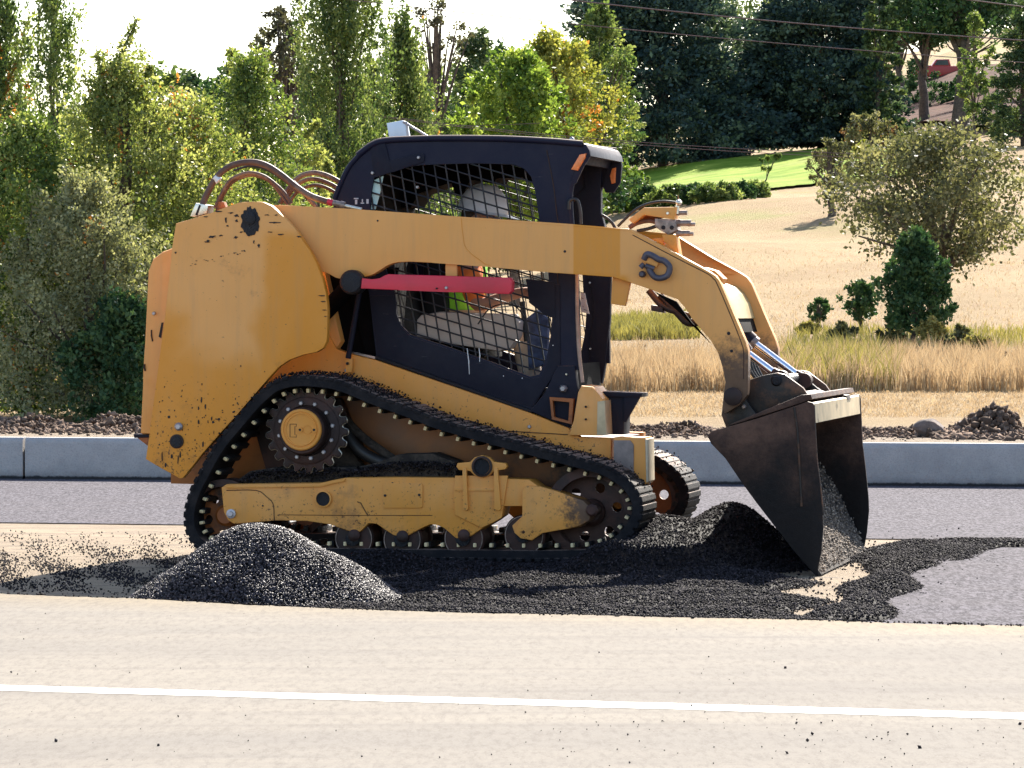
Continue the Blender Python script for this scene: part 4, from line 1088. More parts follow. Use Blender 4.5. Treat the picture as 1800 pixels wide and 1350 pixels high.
hub = lathe('hub_cover', hubc, [(37 * S, .05), (37 * S, -.004), (35 * S, -.009), (32.5 * S, -.009), (31.5 * S, -.005), (30 * S, -.005), (29 * S, -.010), (27.5 * S, -.010), (27 * S, -.006), (2 * S, -.006)], 'hub', R0, 48)
for (dx, dz, r) in ((-1, 0, 5), (25, 0, 5)):
    bmx = bmesh.new(); add_lathe(bmx, hubc[0] + dx * S, hubc[1] + dz * S, [(r * S, -.006), (r * S, -.014), (r * S * .5, -.014), (r * S * .45, -.008)], 14); obj('hub_plug', bmx, 'hub', hub, 35)
    lathe('plug_hole', (hubc[0] + dx * S, hubc[1] + dz * S), [(r * S * .4, -.008), (r * S * .4, -.0145)], 'grease', hub, 10)
bmx = bmesh.new(); add_lathe(bmx, hubc[0] + 12 * S, hubc[1], [(8 * S, -.006), (8 * S, -.009), (7.2 * S, -.009), (7.2 * S, -.006)], 24, False); obj('hub_ring', bmx, 'hub', hub, 35)
rr = [(-20, 10), (-8, 10), (-8, 6), (-11, 6), (-11, -9), (-8, -9), (-8, -13), (-20, -13)]
tube('hub_rib', [Vector((hubc[0] + a * S, -.0065, hubc[1] + b * S)) for a, b in rr + rr[:1]], .0016, 'rust', hub, 5)
# track frame
fr = [(389, 857), (398, 851), (562, 849), (584, 844), (606, 840), (700, 839), (805, 840), (882, 841), (930, 843), (948, 856), (975, 863), (1026, 880), (1036, 888), (1041, 898), (1038, 914), (1020, 926), (990, 931), (954, 937), (932, 948), (916, 946), (904, 937), (900, 924), (918, 907), (918, 890), (886, 890), (882, 907), (868, 917), (849, 928), (825, 944), (813, 949), (801, 946), (780, 928), (768, 923), (756, 922), (742, 928), (718, 941), (705, 944), (692, 941), (677, 931), (662, 921), (648, 920), (634, 934), (625, 938), (609, 932), (580, 922), (540, 916), (485, 915), (411, 921), (400, 914), (393, 900)]
tf = prism('track_frame', LP(fr, .03), .03, .20, 'frame_paint', R0, .007)
prism('frame_ledge', LP([(396, 853), (562, 850), (584, 845), (606, 841), (606, 846), (586, 850), (564, 856), (398, 858)], .022), .020, .03, 'frame_paint', tf, .002)
tube('frame_seam', spline([L3(398, 862, .028), L3(450, 862, .028), L3(468, 873, .028), L3(480, 886, .028), L3(482, 916, .028)], 3), .002, 'rust', tf, 5)
tube('frame_seam', [L3(490, 905, .029), L3(620, 906, .029), L3(760, 906, .029)], .0016, 'rust', tf, 5)
prism('cover_plate', LP([(676, 849), (740, 849), (743, 853), (743, 890), (740, 893), (676, 893), (673, 890), (673, 853)], .024), .022, .029, 'frame_paint', tf, .002)
bolt('bolt', 677, 871, .022, .007, 'grease', tf, .004); bolt('bolt', 737, 870, .022, .007, 'grease', tf, .004)
bolt('bolt', 462, 889, .03, .005, 'grease', tf, .003); bolt('bolt', 690, 849, .03, .005, 'grease', tf, .003)
bmx = bmesh.new(); add_lathe(bmx, *L(568, 877, .02), [(.043, .03), (.043, .014), (.036, .012), (.035, .03)], 28, False); obj('port_rim', bmx, 'frame_paint', tf, 35)
lathe('frame_port', L(568, 877, .02), [(.035, .03), (.035, .020)], 'grease', tf, 24)
lathe('frame_bolt', L(406, 903, .02), [(.024, .03), (.024, .016), (.014, .014), (.012, .006), (.003, .006)], 'boltgrey', tf, 12)
tube('pen_scratch', [L3(628, 882, .029), L3(634, 884, .029), L3(644, 902, .029), L3(646, 905, .029)], .0022, 'grease', tf, 5)
# central clamp
cl = prism('trunnion_clamp', LP([(804, 814), (826, 812), (834, 804), (847, 800), (860, 804), (868, 812), (888, 814), (891, 820), (888, 825), (868, 828), (860, 836), (847, 840), (834, 836), (826, 828), (806, 826), (802, 820)], .0), .0, .045, 'frame_paint', R0, .004)
bmx = bmesh.new(); add_lathe(bmx, *L(847, 820, -.01), [(.052, .02), (.052, -.012), (.042, -.014), (.040, .0)], 32, False); obj('trunnion_ring', bmx, 'rust', cl, 35)
lathe('trunnion_bore', L(847, 820, 0), [(.042, .02), (.040, -.002)], 'grease', cl, 28)
prism('clamp_body', LP([(800, 836), (893, 836), (882, 910), (868, 918), (846, 928), (800, 905), (797, 870)], .018), .016, .032, 'frame_paint', R0, .005)
for (x0, y0, x1, y1) in ((813, 822, 822, 898), (868, 822, 880, 898)):
    prism('clamp_rib', LP([(x0, y0), (x0 + 7, y0), (x1 + 1, y1 - 3), (x1 - 3, y1), (x0 + 1, y1 - 3)], .0), -.006, .02, 'frame_paint', R0, .004)
prism('clamp_bar', LP([(800, 858), (872, 858), (872, 863), (800, 863)], .012), .008, .02, 'frame_paint', R0, .002)
# front swing arm (idler carrier)
prism('idler_carrier', LP([(918, 862), (925, 854), (950, 855), (975, 862), (1026, 880), (1040, 895), (1036, 915), (1018, 925), (990, 931), (954, 937), (935, 950), (915, 946), (904, 936), (918, 908)], .012), .008, .035, 'frame_paint', R0, .006)
def wheel(name, px, py, yc, r, prof, mat, parent, **k):
    return lathe(name, L(px, py, yc), prof, mat, parent, 40)
def roller(px, py, r, parent=R0):
    c = L(px, py, .10)
    o = lathe('track_roller', c, [(r * .55, .06), (r * .92, .065), (r, .075), (r, .12), (r * .9, .13), (r * .9, .25), (r, .26), (r, .31), (r * .6, .32)], 'rust', parent, 36)
    bmx = bmesh.new(); add_lathe(bmx, *c, [(r * .93, .066), (r * .93, .060), (r * .90, .060), (r * .90, .066)], 36, False); obj('roller_rim', bmx, 'dirty_steel', o, 35)
    lathe('roller_hub', c, [(r * .35, .08), (r * .35, .035), (r * .2, .03)], 'grease', o, 20)
    return o
for (px, py, r) in ((625, 946, 36), (710, 948, 36), (818, 946, 37), (924, 940, 37)):
    ro = roller(px, py, r * S)
    lathe('roller_cap', L(px - 3, py - 5, .02), [(.030, .05), (.030, .018), (.02, .010), (.008, .008)], 'rust', ro, 18)
def idler(px, py, r, parent=R0, holes=6, disc='orange_disc'):
    c = L(px, py, .19)
    bm = bmesh.new(); add_lathe(bm, *c, [(r * .80, .09), (r, .095), (r, .14), (r * .84, .15), (r * .80, .16), (r * .80, .22), (r * .84, .23), (r, .24), (r, .285), (r * .80, .29)], 48, False)
    o = obj('idler_rim', bm, 'rust', parent, 35)
    out = [(c[0] + r * .82 * math.cos(2 * math.pi * k / 40), c[1] + r * .82 * math.sin(2 * math.pi * k / 40)) for k in range(40)]
    hl = []
    for h in range(holes):
        t = 2 * math.pi * (h + .2) / holes; hx, hz = c[0] + r * .56 * math.cos(t), c[1] + r * .56 * math.sin(t)
        hl.append([(hx + r * .115 * math.cos(-2 * math.pi * k / 10), hz + r * .115 * math.sin(-2 * math.pi * k / 10)) for k in range(10)])
    bm = bmesh.new(); add_prism(bm, out, .18, .20, 0, hl); obj('idler_disc', bm, disc, o, 35)
    lathe('idler_hub', c, [(r * .30, .24), (r * .30, .14), (r * .22, .12), (r * .10, .12)], disc, o, 24)
    return o
idf = idler(1042, 900, 80 * S, disc='rust')
lathe('idler_axle', L(1040, 897, .0), [(.030, .12), (.030, .0), (.02, -.008), (.006, -.008)], 'rust', R0, 18)
idr = idler(402, 905, 66 * S, disc='orange_disc')
wall = prism('mud_cake', LP([(420, 842), (440, 828), (480, 822), (520, 824), (560, 820), (620, 822), (660, 814), (700, 799), (760, 797), (800, 812), (804, 842), (606, 840), (562, 849), (430, 850)], .16), .15, .36, 'caked', R0, .01)
ps = []
for k in range(4600):
    px = random.uniform(420, 808); top = np.interp(px, [420, 440, 480, 520, 560, 620, 660, 700, 760, 800], [846, 832, 826, 828, 824, 826, 818, 812, 812, 818])
    x, z = L(px, top + random.uniform(-3, 26) * random.random(), .1); ps.append((x, random.uniform(.09, .3), z))
st = stones('mud_crumbs', np.array(ps), RNG.uniform(.006, .016, len(ps)), 'asphalt_grains', wall); st['kind'] = 'stuff'
tube('motor_hose', spline([L3(600, 750, .28), L3(630, 790, .26), L3(670, 812, .26), L3(700, 818, .26)], 5), .030, 'hose_black', R0, 10)
tube('motor_hose', spline([L3(605, 735, .32), L3(640, 770, .30), L3(690, 806, .30)], 5), .022, 'caked', R0, 10)
prism('motor_guard', LP([(556, 800), (600, 770), (610, 780), (640, 820), (600, 840), (556, 830)], .34), .32, .38, 'caked', R0, .006)
prism('motor_mount', LP([(480, 690), (600, 700), (640, 790), (600, 830), (470, 830), (450, 760)], .38), .36, .42, 'rust', R0, .01)

# the far track: copies of belt, bars, lugs, wheels and frame
def mirror_tree(o, parent, total=W_ALL):
    c = o.copy(); link(c, parent)
    if o.type != 'EMPTY' or o.parent is R0:
        pass
    for ch in list(o.children):
        link(ch.copy(), c)
    return c
ftr = empty('track', (0, W_ALL, 0)); ftr.parent = R0; ftr.scale = (1, -1, 1)
for ch in list(tr.children):
    c = ch.copy(); link(c, ftr)
for src in (idf, idr, sprk, tf):
    c = mirror_tree(src, R0); c.scale.y = -1; c.location.y = W_ALL
    if src is idf:
        for ch in c.children:
            ch.data = ch.data.copy(); ch.data.materials.clear(); ch.data.materials.append(M['orange_disc'])

# --- bucket
BY0, BY1 = -.05, 1.80
bk = empty('bucket', (0, 0, 0)); bk.parent = R0
side_px = [(1243, 765), (1252, 758), (1273, 752), (1330, 736), (1396, 714), (1420, 706), (1429, 708), (1431, 716), (1435, 804), (1441, 852), (1446, 905), (1447, 930), (1443, 972), (1438, 1000), (1438, 1014), (1431, 1010), (1418, 994), (1395, 968), (1364, 928), (1330, 884), (1302, 846), (1275, 806), (1250, 780)]
sp = LP(side_px, BY0)
prism('side_plate', sp, BY0, BY0 + .022, 'bucket', bk, .004)
prism('side_plate', sp, BY1 - .022, BY1, 'bucket', bk, .004)
floor = [(1244, 764), (1275, 806), (1302, 845), (1364, 927), (1395, 967), (1418, 992), (1425, 986), (1402, 958), (1371, 918), (1310, 838), (1283, 798), (1254, 762)]
prism('floor_plate', LP(floor, BY0), BY0 + .024, BY1 - .024, 'bucket', bk, .002)
prism('cutting_edge', LP([(1414, 984), (1438, 1014), (1444, 1010), (1424, 980)], BY0), BY0 + .002, BY1 - .002, 'caked', bk, .003)
prism('back_plate', LP([(1246, 766), (1273, 754), (1330, 738), (1396, 716), (1422, 708), (1424, 714), (1396, 723), (1330, 745), (1276, 761)], BY0), BY0 + .024, BY1 - .024, 'bucket', bk, .002)
prism('top_lip', LP([(1420, 708), (1429, 710), (1431, 744), (1426, 745), (1422, 720)], BY0), BY0 + .024, BY1 - .024, 'worn_sunlit', bk, .002)
prism('top_rail', LP([(1282, 745), (1404, 695), (1420, 694), (1423, 702), (1404, 709), (1330, 733), (1274, 750)], BY0), BY0 + .10, BY1 - .10, 'bucket', bk, .004)
tube('side_bead', spline([L3(1396, 716, BY0 - .001), L3(1402, 760, BY0 - .001), L3(1406, 830, BY0 - .001), L3(1409, 890, BY0 - .001)], 4), .006, 'linkage', bk, 8)
tube('edge_bead', spline([L3(1430, 712, BY0 + .01), L3(1435, 804, BY0 + .01), L3(1441, 852, BY0 + .01), L3(1447, 905, BY0 + .01)], 4), .007, 'linkage', bk, 8)
# load of mix stuck inside on the floor
ps = []
fl = [L(a, b, BY0) for a, b in [(1310, 830), (1371, 912), (1402, 953), (1425, 983), (1440, 1008)]]
fx = np.array([p[0] for p in fl]); fz = np.array([p[1] for p in fl])
gx = np.linspace(fx[0], fx[-1], 60); gyy = np.linspace(BY0 + .03, BY1 - .03, 90)
X, Y = np.meshgrid(gx, gyy)
Z = np.interp(X, fx, fz) + .012 + .05 * np.clip((fx[-1] - X) / .3, 0, 1) * (.6 + .4 * np.sin(Y * 4.0 + 1)) + RNG.normal(0, .004, X.shape)
edgeY = np.clip(1 - np.minimum(Y - BY0, BY1 - Y) / .35, 0, 1) ** 2
Z += .10 * edgeY * np.clip((fx[-1] - X) / .15, 0, 1)
ii = np.arange(X.size).reshape(X.shape)
load = npmesh('bucket_residue', np.stack([X, Y, Z], -1).reshape(-1, 3), np.stack([ii[:-1, :-1], ii[:-1, 1:], ii[1:, 1:], ii[1:, :-1]], -1).reshape(-1, 4), 'caked', bk, smooth=True)
k = RNG.integers(0, X.size, 7000)
PP = np.stack([X.ravel()[k] + RNG.normal(0, .004, 7000), Y.ravel()[k] + RNG.normal(0, .008, 7000), Z.ravel()[k]], 1)
M['caked_crumb'] = None
n_ = NT('dusty_grains'); at_ = n_.n('ShaderNodeAttribute', attribute_name='tone'); n_.bsdf(n_.mix(at_.outputs['Fac'], (.07, .054, .044), (.46, .37, .29)), .85); M['caked_crumb'] = n_.m
st = stones('residue_grains', PP, RNG.uniform(.006, .02, 7000), 'caked_crumb', load); st['kind'] = 'stuff'
# linkage: coupler plates, pins, tilt cylinders
cp = [(1316, 668), (1340, 660), (1366, 655), (1380, 658), (1412, 682), (1420, 694), (1416, 700), (1330, 732), (1296, 742), (1290, 720), (1312, 700)]
for y_ in (.24, 1.08):
    prism('coupler_plate', LP(cp, .24), y_, y_ + .03, 'linkage', R0, .006)
for y_ in (.185, 1.14):
    prism('foot_link', LP([(1272, 690), (1286, 680), (1304, 684), (1312, 704), (1330, 728), (1356, 732), (1300, 752), (1276, 752), (1268, 730)], .185), y_, y_ + .05, 'linkage', R0, .008)
lathe('foot_pin', L(1289, 697, .08), [(.036, 1.22), (.036, .08), (.045, .079), (.045, .055), (.02, .045)], 'rust', R0, 20)
bolt('bolt', 1308, 715, .18, .012, 'dirty_steel', R0, .02)
prism('coupler_frame', LP([(1300, 720), (1400, 690), (1420, 696), (1420, 704), (1310, 742), (1296, 740)], .24), .28, 1.10, 'rust', R0, .004)
lathe('link_pin', L(1365, 669, .24), [(.028, 1.12), (.028, .235), (.02, .225), (.005, .225)], 'grease', R0, 18)
for (pA, pB, pC, y_) in (((1290, 590), (1311, 619), (1357, 653), .40), ((1288, 570), (1322, 600), (1398, 657), .92)):
    cy = tube('tilt_cylinder', [L3(*pA, y_), L3(*pB, y_)], .040, 'black_flat', R0, 16)
    tube('cylinder_collar', [L3(*pB, y_), L3(pB[0] + (pC[0] - pB[0]) * .09, pB[1] + (pC[1] - pB[1]) * .09, y_)], .036, 'dirty_steel', cy, 16)
    tube('cylinder_rod', [L3(*pB, y_), L3(*pC, y_)], .0195, 'chrome', cy, 20)
    ek = tube('rod_eye', [L3(*pC, y_), L3(pC[0] + 12, pC[1] + 8, y_)], [.024, .03], 'rust', cy, 12)
    lathe('rod_boss', L(pC[0] + 16, pC[1] + 12, y_), [(.040, y_ - .04), (.040, y_ + .04)], 'rust', cy, 20)
for y_ in (.95, 1.05, 1.28):
    prism('latch_link', LP([(1392, 660), (1410, 658), (1432, 676), (1448, 690), (1444, 698), (1420, 690), (1400, 676)], 1.0), y_, y_ + .03, 'linkage', R0, .005)
prism('latch_handle', LP([(1452, 697), (1470, 690), (1492, 694), (1494, 702), (1460, 706)], 1.35), 1.25, 1.40, 'rust', R0, .006)
prism('latch_block', LP([(1425, 690), (1445, 680), (1462, 692), (1470, 704), (1436, 706)], 1.2), 1.0, 1.3, 'rust', R0, .01)
for i in range(4):
    tube('tilt_hose', spline([L3(1316 + i * 3, 632, .45 + i * .05), L3(1318 + i * 5, 650, .45 + i * .05), L3(1330 + i * 4, 668, .45 + i * .05)], 5), .008, 'hose_black', R0, 7)
prism('bucket_splash', LP([(1452, 702), (1478, 700), (1474, 716), (1468, 724), (1462, 740), (1457, 730), (1455, 716)], 1.0), .9, .905, 'grease', bk, 0)

# ------------------------------------------------------------------ operator
def skin(name, nodes, edges, rad, mat, parent=None, sub=2, root=0, scale=None):
    me = bpy.data.meshes.new(name); me.from_pydata([tuple(p) for p in nodes], edges, []); o = bpy.data.objects.new(name, me); COL.objects.link(o)
    m = o.modifiers.new('skin', 'SKIN'); m.use_smooth_shade = True
    for i, v in enumerate(me.skin_vertices[0].data):
        r = rad[i]; v.radius = (r, r) if not isinstance(r, tuple) else r; v.use_root = (i == root)
    sb = o.modifiers.new('sub', 'SUBSURF'); sb.levels = sub; sb.render_levels = sub
    dg = bpy.context.evaluated_depsgraph_get(); nm = bpy.data.meshes.new_from_object(o.evaluated_get(dg))
    bpy.data.objects.remove(o); nm.materials.clear(); nm.materials.append(M[mat])
    for p in nm.polygons: p.use_smooth = True
    nm.name = name
    o = bpy.data.objects.new(name, nm); COL.objects.link(o)
    if parent is not None: o.parent = parent
    return o
PE = empty('person', (0, 0, 0), -YAW); tag(PE, 'seated operator in a white hard hat and hi-vis green vest inside the cab', 'person')
def PQ(px, py, y): return L3(px, py, y)
bn = {'pel': PQ(795, 594, .885), 'sp': PQ(800, 550, .885), 'ch': PQ(812, 492, .885), 'up': PQ(822, 462, .885), 'nk': PQ(832, 440, .885), 'hd0': PQ(842, 420, .885), 'hd1': PQ(848, 390, .885), 'hd2': PQ(848, 360, .885),
      'sl': PQ(822, 466, .70), 'el': PQ(838, 540, .63), 'wl': PQ(906, 516, .66), 'sr': PQ(826, 466, 1.07), 'er': PQ(842, 538, 1.14), 'wr': PQ(912, 514, 1.10),
      'hl': PQ(800, 596, .79), 'kl': PQ(915, 575, .74), 'al': PQ(938, 690, .76), 'tl': PQ(976, 700, .75), 'hr': PQ(800, 596, .98), 'kr': PQ(918, 574, 1.03), 'ar': PQ(940, 690, 1.0), 'tr': PQ(978, 700, 1.01)}
ks = list(bn); ix = {k: i for i, k in enumerate(ks)}
ed = [(ix[a], ix[b]) for a, b in (('pel', 'sp'), ('sp', 'ch'), ('ch', 'up'), ('up', 'nk'), ('nk', 'hd0'), ('hd0', 'hd1'), ('hd1', 'hd2'), ('up', 'sl'), ('sl', 'el'), ('el', 'wl'), ('up', 'sr'), ('sr', 'er'), ('er', 'wr'), ('pel', 'hl'), ('hl', 'kl'), ('kl', 'al'), ('al', 'tl'), ('pel', 'hr'), ('hr', 'kr'), ('kr', 'ar'), ('ar', 'tr'))]
rd_ = {'pel': .13, 'sp': .12, 'ch': .135, 'up': .10, 'nk': .055, 'hd0': .065, 'hd1': .085, 'hd2': .07, 'sl': .062, 'el': .045, 'wl': .028, 'sr': .062, 'er': .045, 'wr': .028, 'hl': .085, 'kl': .06, 'al': .042, 'tl': .035, 'hr': .085, 'kr': .06, 'ar': .042, 'tr': .035}
nodes = [bn[k] for k in ks]; rads = [rd_[k] for k in ks]
for side, wk in ((-1, 'wl'), (1, 'wr')):            # hands closed on the levers
    w0 = bn[wk]; pi_ = len(nodes); nodes.append(w0 + Vector((.05, 0, .01))); rads.append(.030); ed.append((ix[wk], pi_))
    for f in range(4):
        b0 = w0 + Vector((.075, (f - 1.5) * .019, .02)); q = [b0, b0 + Vector((.026, 0, -.006)), b0 + Vector((.034, 0, -.03)), b0 + Vector((.016, 0, -.045))]
        last = pi_
        for j, p in enumerate(q):
            nodes.append(p); rads.append(.010 - j * .0008 - (.001 if f == 3 else 0)); ed.append((last, len(nodes) - 1)); last = len(nodes) - 1
    q = [w0 + Vector((.04, -side * .034, .0)), w0 + Vector((.062, -side * .046, -.018)), w0 + Vector((.08, -side * .04, -.03))]
    last = pi_
    for p in q: nodes.append(p); rads.append(.0105); ed.append((last, len(nodes) - 1)); last = len(nodes) - 1
body = skin('body', nodes, ed, rads, 'skin', PE, 2)
def sub_skin(name, keys, mul, mat, add=0.0):
    kk = {k: i for i, k in enumerate(keys)}
    e_ = [(kk[ks[a]], kk[ks[b]]) for a, b in ed if a < len(ks) and b < len(ks) and ks[a] in kk and ks[b] in kk]
    return skin(name, [bn[k] for k in keys], e_, [rd_[k] * mul + add for k in keys], mat, PE, 2)
sub_skin('trousers', ['pel', 'hl', 'kl', 'al', 'hr', 'kr', 'ar'], 1.12, 'khaki', .008)
sub_skin('shirt', ['sp', 'ch', 'up', 'sl', 'el', 'sr', 'er'], 1.10, 'hivis_o', .006)
vs = skin('vest', [bn['pel'] + Vector((0, 0, .06)), bn['sp'], bn['ch'], bn['up'], PQ(824, 464, .76), PQ(826, 464, 1.01)], [(0, 1), (1, 2), (2, 3), (3, 4), (3, 5)], [.155, .155, .165, .125, .085, .085], 'hivis', PE, 2)
for k1, k2 in (('al', 'tl'), ('ar', 'tr')):
    skin('boot', [bn[k1] + Vector((0, 0, .05)), bn[k1], bn[k2]], [(0, 1), (1, 2)], [.055, .055, .042], 'boot', PE, 2)
# face
hc = PQ(846, 385, .885)
for s_ in (-1, 1):
    bm = bmesh.new(); bmesh.ops.create_uvsphere(bm, u_segments=10, v_segments=8, radius=.013)
    o = obj('eye', bm, 'eye', PE, True); o.location = hc + Vector((.085, s_ * .032, .0))
    bm = bmesh.new(); bmesh.ops.create_uvsphere(bm, u_segments=12, v_segments=8, radius=.03)
    for v in bm.verts: v.co.y *= .35
    o = obj('ear', bm, 'skin', PE, True); o.location = hc + Vector((-.01, s_ * .088, -.01))
skin('nose', [hc + Vector((.085, 0, .005)), hc + Vector((.112, 0, -.025)), hc + Vector((.09, 0, -.035))], [(0, 1), (1, 2)], [.010, .015, .012], 'skin', PE, 2)
box('mouth', hc.x + .082, hc.x + .094, hc.y - .024, hc.y + .024, hc.z - .066, hc.z - .058, 'orange_disc', PE, .003)
# hard hat
hp = PQ(849, 372, .885)
bm = bmesh.new()
segs, ringsN = 36, 12
rings = []
for j in range(ringsN + 1):
    t = j / ringsN * math.pi / 2; r = math.cos(t); z = math.sin(t)
    rings.append([bm.verts.new((r * .132 * math.cos(a_), r * .112 * math.sin(a_), z * .142 + (.006 if abs(math.sin(a_)) < .22 and r > .15 else 0))) for a_ in [2 * math.pi * k / segs for k in range(segs)]])
for a_, b_ in zip(rings, rings[1:]):
    for k in range(segs): bm.faces.new((a_[k], a_[(k + 1) % segs], b_[(k + 1) % segs], b_[k]))
bmesh.ops.remove_doubles(bm, verts=bm.verts[:], dist=.0005)
hat = obj('hard_hat', bm, 'hat', PE, 60); hat.location = hp; hat.rotation_euler = (0, math.radians(10), 0)
bm = bmesh.new(); A = []; B = []; C = []
for k in range(segs):
    t = 2 * math.pi * k / segs; o_ = .022 + .045 * max(0, math.cos(t)) ** 2
    A.append(bm.verts.new((.130 * math.cos(t), .110 * math.sin(t), .006))); B.append(bm.verts.new(((.130 + o_) * math.cos(t), (.110 + o_ * .8) * math.sin(t), -.008))); C.append(bm.verts.new((.128 * math.cos(t), .108 * math.sin(t), -.008)))
for k in range(segs):
    j = (k + 1) % segs; bm.faces.new((A[k], A[j], B[j], B[k])); bm.faces.new((B[k], B[j], C[j], C[k]))
brim = obj('hat_brim', bm, 'hat', hat, 60)
skin('hair', [hc + Vector((-.06, 0, -.03)), hc + Vector((-.05, 0, .02)), hc + Vector((0, 0, .05))], [(0, 1), (1, 2)], [.06, .075, .08], 'hair', PE, 2)

# ------------------------------------------------------------------ vegetation
PROF = {
 'broad': [(0, .35), (.12, .75), (.35, 1), (.6, .95), (.82, .62), (.95, .28), (1, .08)],
 'shrub': [(0, .85), (.25, 1), (.5, .92), (.75, .62), (.9, .3), (1, .06)],
 'poplar': [(0, .5), (.15, .85), (.4, 1), (.65, .9), (.85, .55), (1, .10)],
 'cone': [(0, 1), (.2, .93), (.5, .66), (.8, .30), (1, .03)],
 'cedar': [(0, .95), (.15, 1), (.45, .88), (.7, .68), (1, .38)],
}
def tree(name, label, px, top, wid, d, kind='broad', n=9000, leaf=.1, lm='green', seed=1, base=None, crown0=.12, sparse=.0, cl=70, bark='bark', group=None, trunk=True, odd=0.0, sig=None, cat='tree', lean=0.0, tw=1.0, limbs=14, basept=None, up=None, depth=1.0, lumpy=1.0):
    rng = np.random.default_rng(seed)
    Y = d - CAMD; X = (px - 900) / F * d; zb = float(T(X, Y)) if base is None else W(px, base, Y).z
    zt = W(px, top, Y).z; H = zt - zb; R = wid / 2 * d / F
    root = empty(name, (X, Y, zb), 0); tag(root, label, cat, group)
    K = max(6, n // cl); c0 = crown0
    ph = rng.uniform(0, 6.28, 8)
    def lump(a, h): return 1 + (lumpy - 1) * (.28 * np.sin(3 * a + 9 * h + ph[6]) + .22 * np.sin(5 * a - 6 * h + ph[7])) + .20 * np.sin(2 * a + ph[0] + 4 * h) + .16 * np.sin(3 * a - 7 * h + ph[1]) + .13 * np.sin(5 * a + 11 * h + ph[2]) + .10 * np.sin(17 * h + ph[3] + a)
    hs, rs = zip(*PROF[kind])
    h = rng.beta(1.15, 1.1, K * 2) if kind not in ('cone', 'cedar') else rng.beta(1.0, 1.35, K * 2)
    a = rng.uniform(0, 2 * math.pi, K * 2)
    rad = np.interp(h, hs, rs) * lump(a, h) * rng.uniform(0.02, 1, K * 2) ** (.45 if kind != 'poplar' else .6)
    hole = np.sin(a * 3 + h * 13 + ph[4]) * np.sin(h * 21 - a * 2 + ph[5]) + rng.normal(0, .25, K * 2)
    ok = hole < 1.0 - sparse * 1.45
    h, a, rad = h[ok][:K], a[ok][:K], rad[ok][:K]; K = len(h)
    hz = (c0 + (1 - c0) * h) * H
    Cc = np.stack([rad * R * np.cos(a), rad * R * np.sin(a) * depth, hz], 1)
    Cc[:, 0] += lean * hz
    out = np.stack([np.cos(a), np.sin(a), np.zeros(K)], 1)
    if kind == 'poplar': D = out * .12 + [0, 0, 1.0]; ln = rng.uniform(.08, .2, K) * min(H, R * 5)
    elif kind in ('cone', 'cedar'): D = out * 1.0 + np.stack([np.zeros(K)] * 2 + [rng.normal(-.12 if kind == 'cone' else .15, .2, K)], 1); ln = rng.uniform(.12, .35, K) * R * (1.1 - h * .7)
    else: D = out * .55 + np.stack([np.zeros(K)] * 2 + [rng.uniform(.1, 1.0, K)], 1); ln = rng.uniform(.12, .35, K) * R
    if kind == 'shrub': D[:, 2] += .5
    D = unit(D + rng.normal(0, .18, (K, 3)))
    wts = rng.integers(int(cl * .5), int(cl * 1.5), K); id_ = np.repeat(np.arange(K), wts); m = len(id_)
    t = rng.uniform(-.3, 1, m)
    sg = sig if sig is not None else (R * .075 if kind == 'poplar' else R * .085)
    taper = (1.15 - np.clip(t, 0, 1) * .8)
    P = Cc[id_] + D[id_] * (ln[id_] * t)[:, None] + rng.normal(0, 1, (m, 3)) * (sg * taper)[:, None] * ([1, 1, .55] if kind in ('cone', 'cedar') else [1, 1, .85])
    P[:, 2] = np.maximum(P[:, 2], .02 * H)
    V, Fc = leaf_arrays(P, leaf, D=D[id_] * (.9 if kind in ('cone', 'cedar', 'poplar') else .35), narrow=.62 if kind not in ('cone', 'cedar') else (.42 if kind == 'cone' else .6), rng=rng)
    ct = rng.uniform(0, .75, K); tone = np.clip(ct[id_] + rng.normal(.12, .16, m), 0, 1)
    if odd:
        oc = (rng.random(K) < odd * .6)[id_] & (rng.random(m) < .7) | (rng.random(m) < odd * .25); tone = np.where(oc, 1.5, tone)
    npmesh('crown', V, Fc, LM[lm], root, tone)
    if trunk:
        bm = bmesh.new(); tr_ = max(.02, min(R * .09, H * .022)) * tw
        top_f = .9 if kind in ('cone', 'poplar', 'cedar') else max(.62, c0 + .08)
        tpts = [Vector((lean * H * top_f * f + rng.normal(0, tr_ * .6) * (f > 0), rng.normal(0, tr_ * .6) * (f > 0), H * top_f * f - .05)) for f in np.linspace(0, 1, 7)]
        add_tube(bm, tpts, [tr_ * (1.25 - 1.05 * f) for f in np.linspace(0, 1, 7)], 9)
        obj('trunk', bm, bark, root, 60)
        bm = bmesh.new(); pick = rng.choice(K, min(limbs, K), replace=False)
        for i in pick:
            tgt = Vector(Cc[i]) ; f = np.clip(tgt.z / (H * top_f) * .55, .12, .9); b0 = tpts[0].lerp(tpts[-1], f)
            mid = (b0 + tgt) / 2 + Vector((rng.normal(0, .05) * R, rng.normal(0, .05) * R, (-.02 if kind != 'broad' else .04) * H))
            add_tube(bm, spline([b0, mid, tgt], 3), [tr_ * .48 * (1 - .75 * q / 6) for q in range(7)], 5)
        obj('limbs', bm, bark, root, 60)
    return root
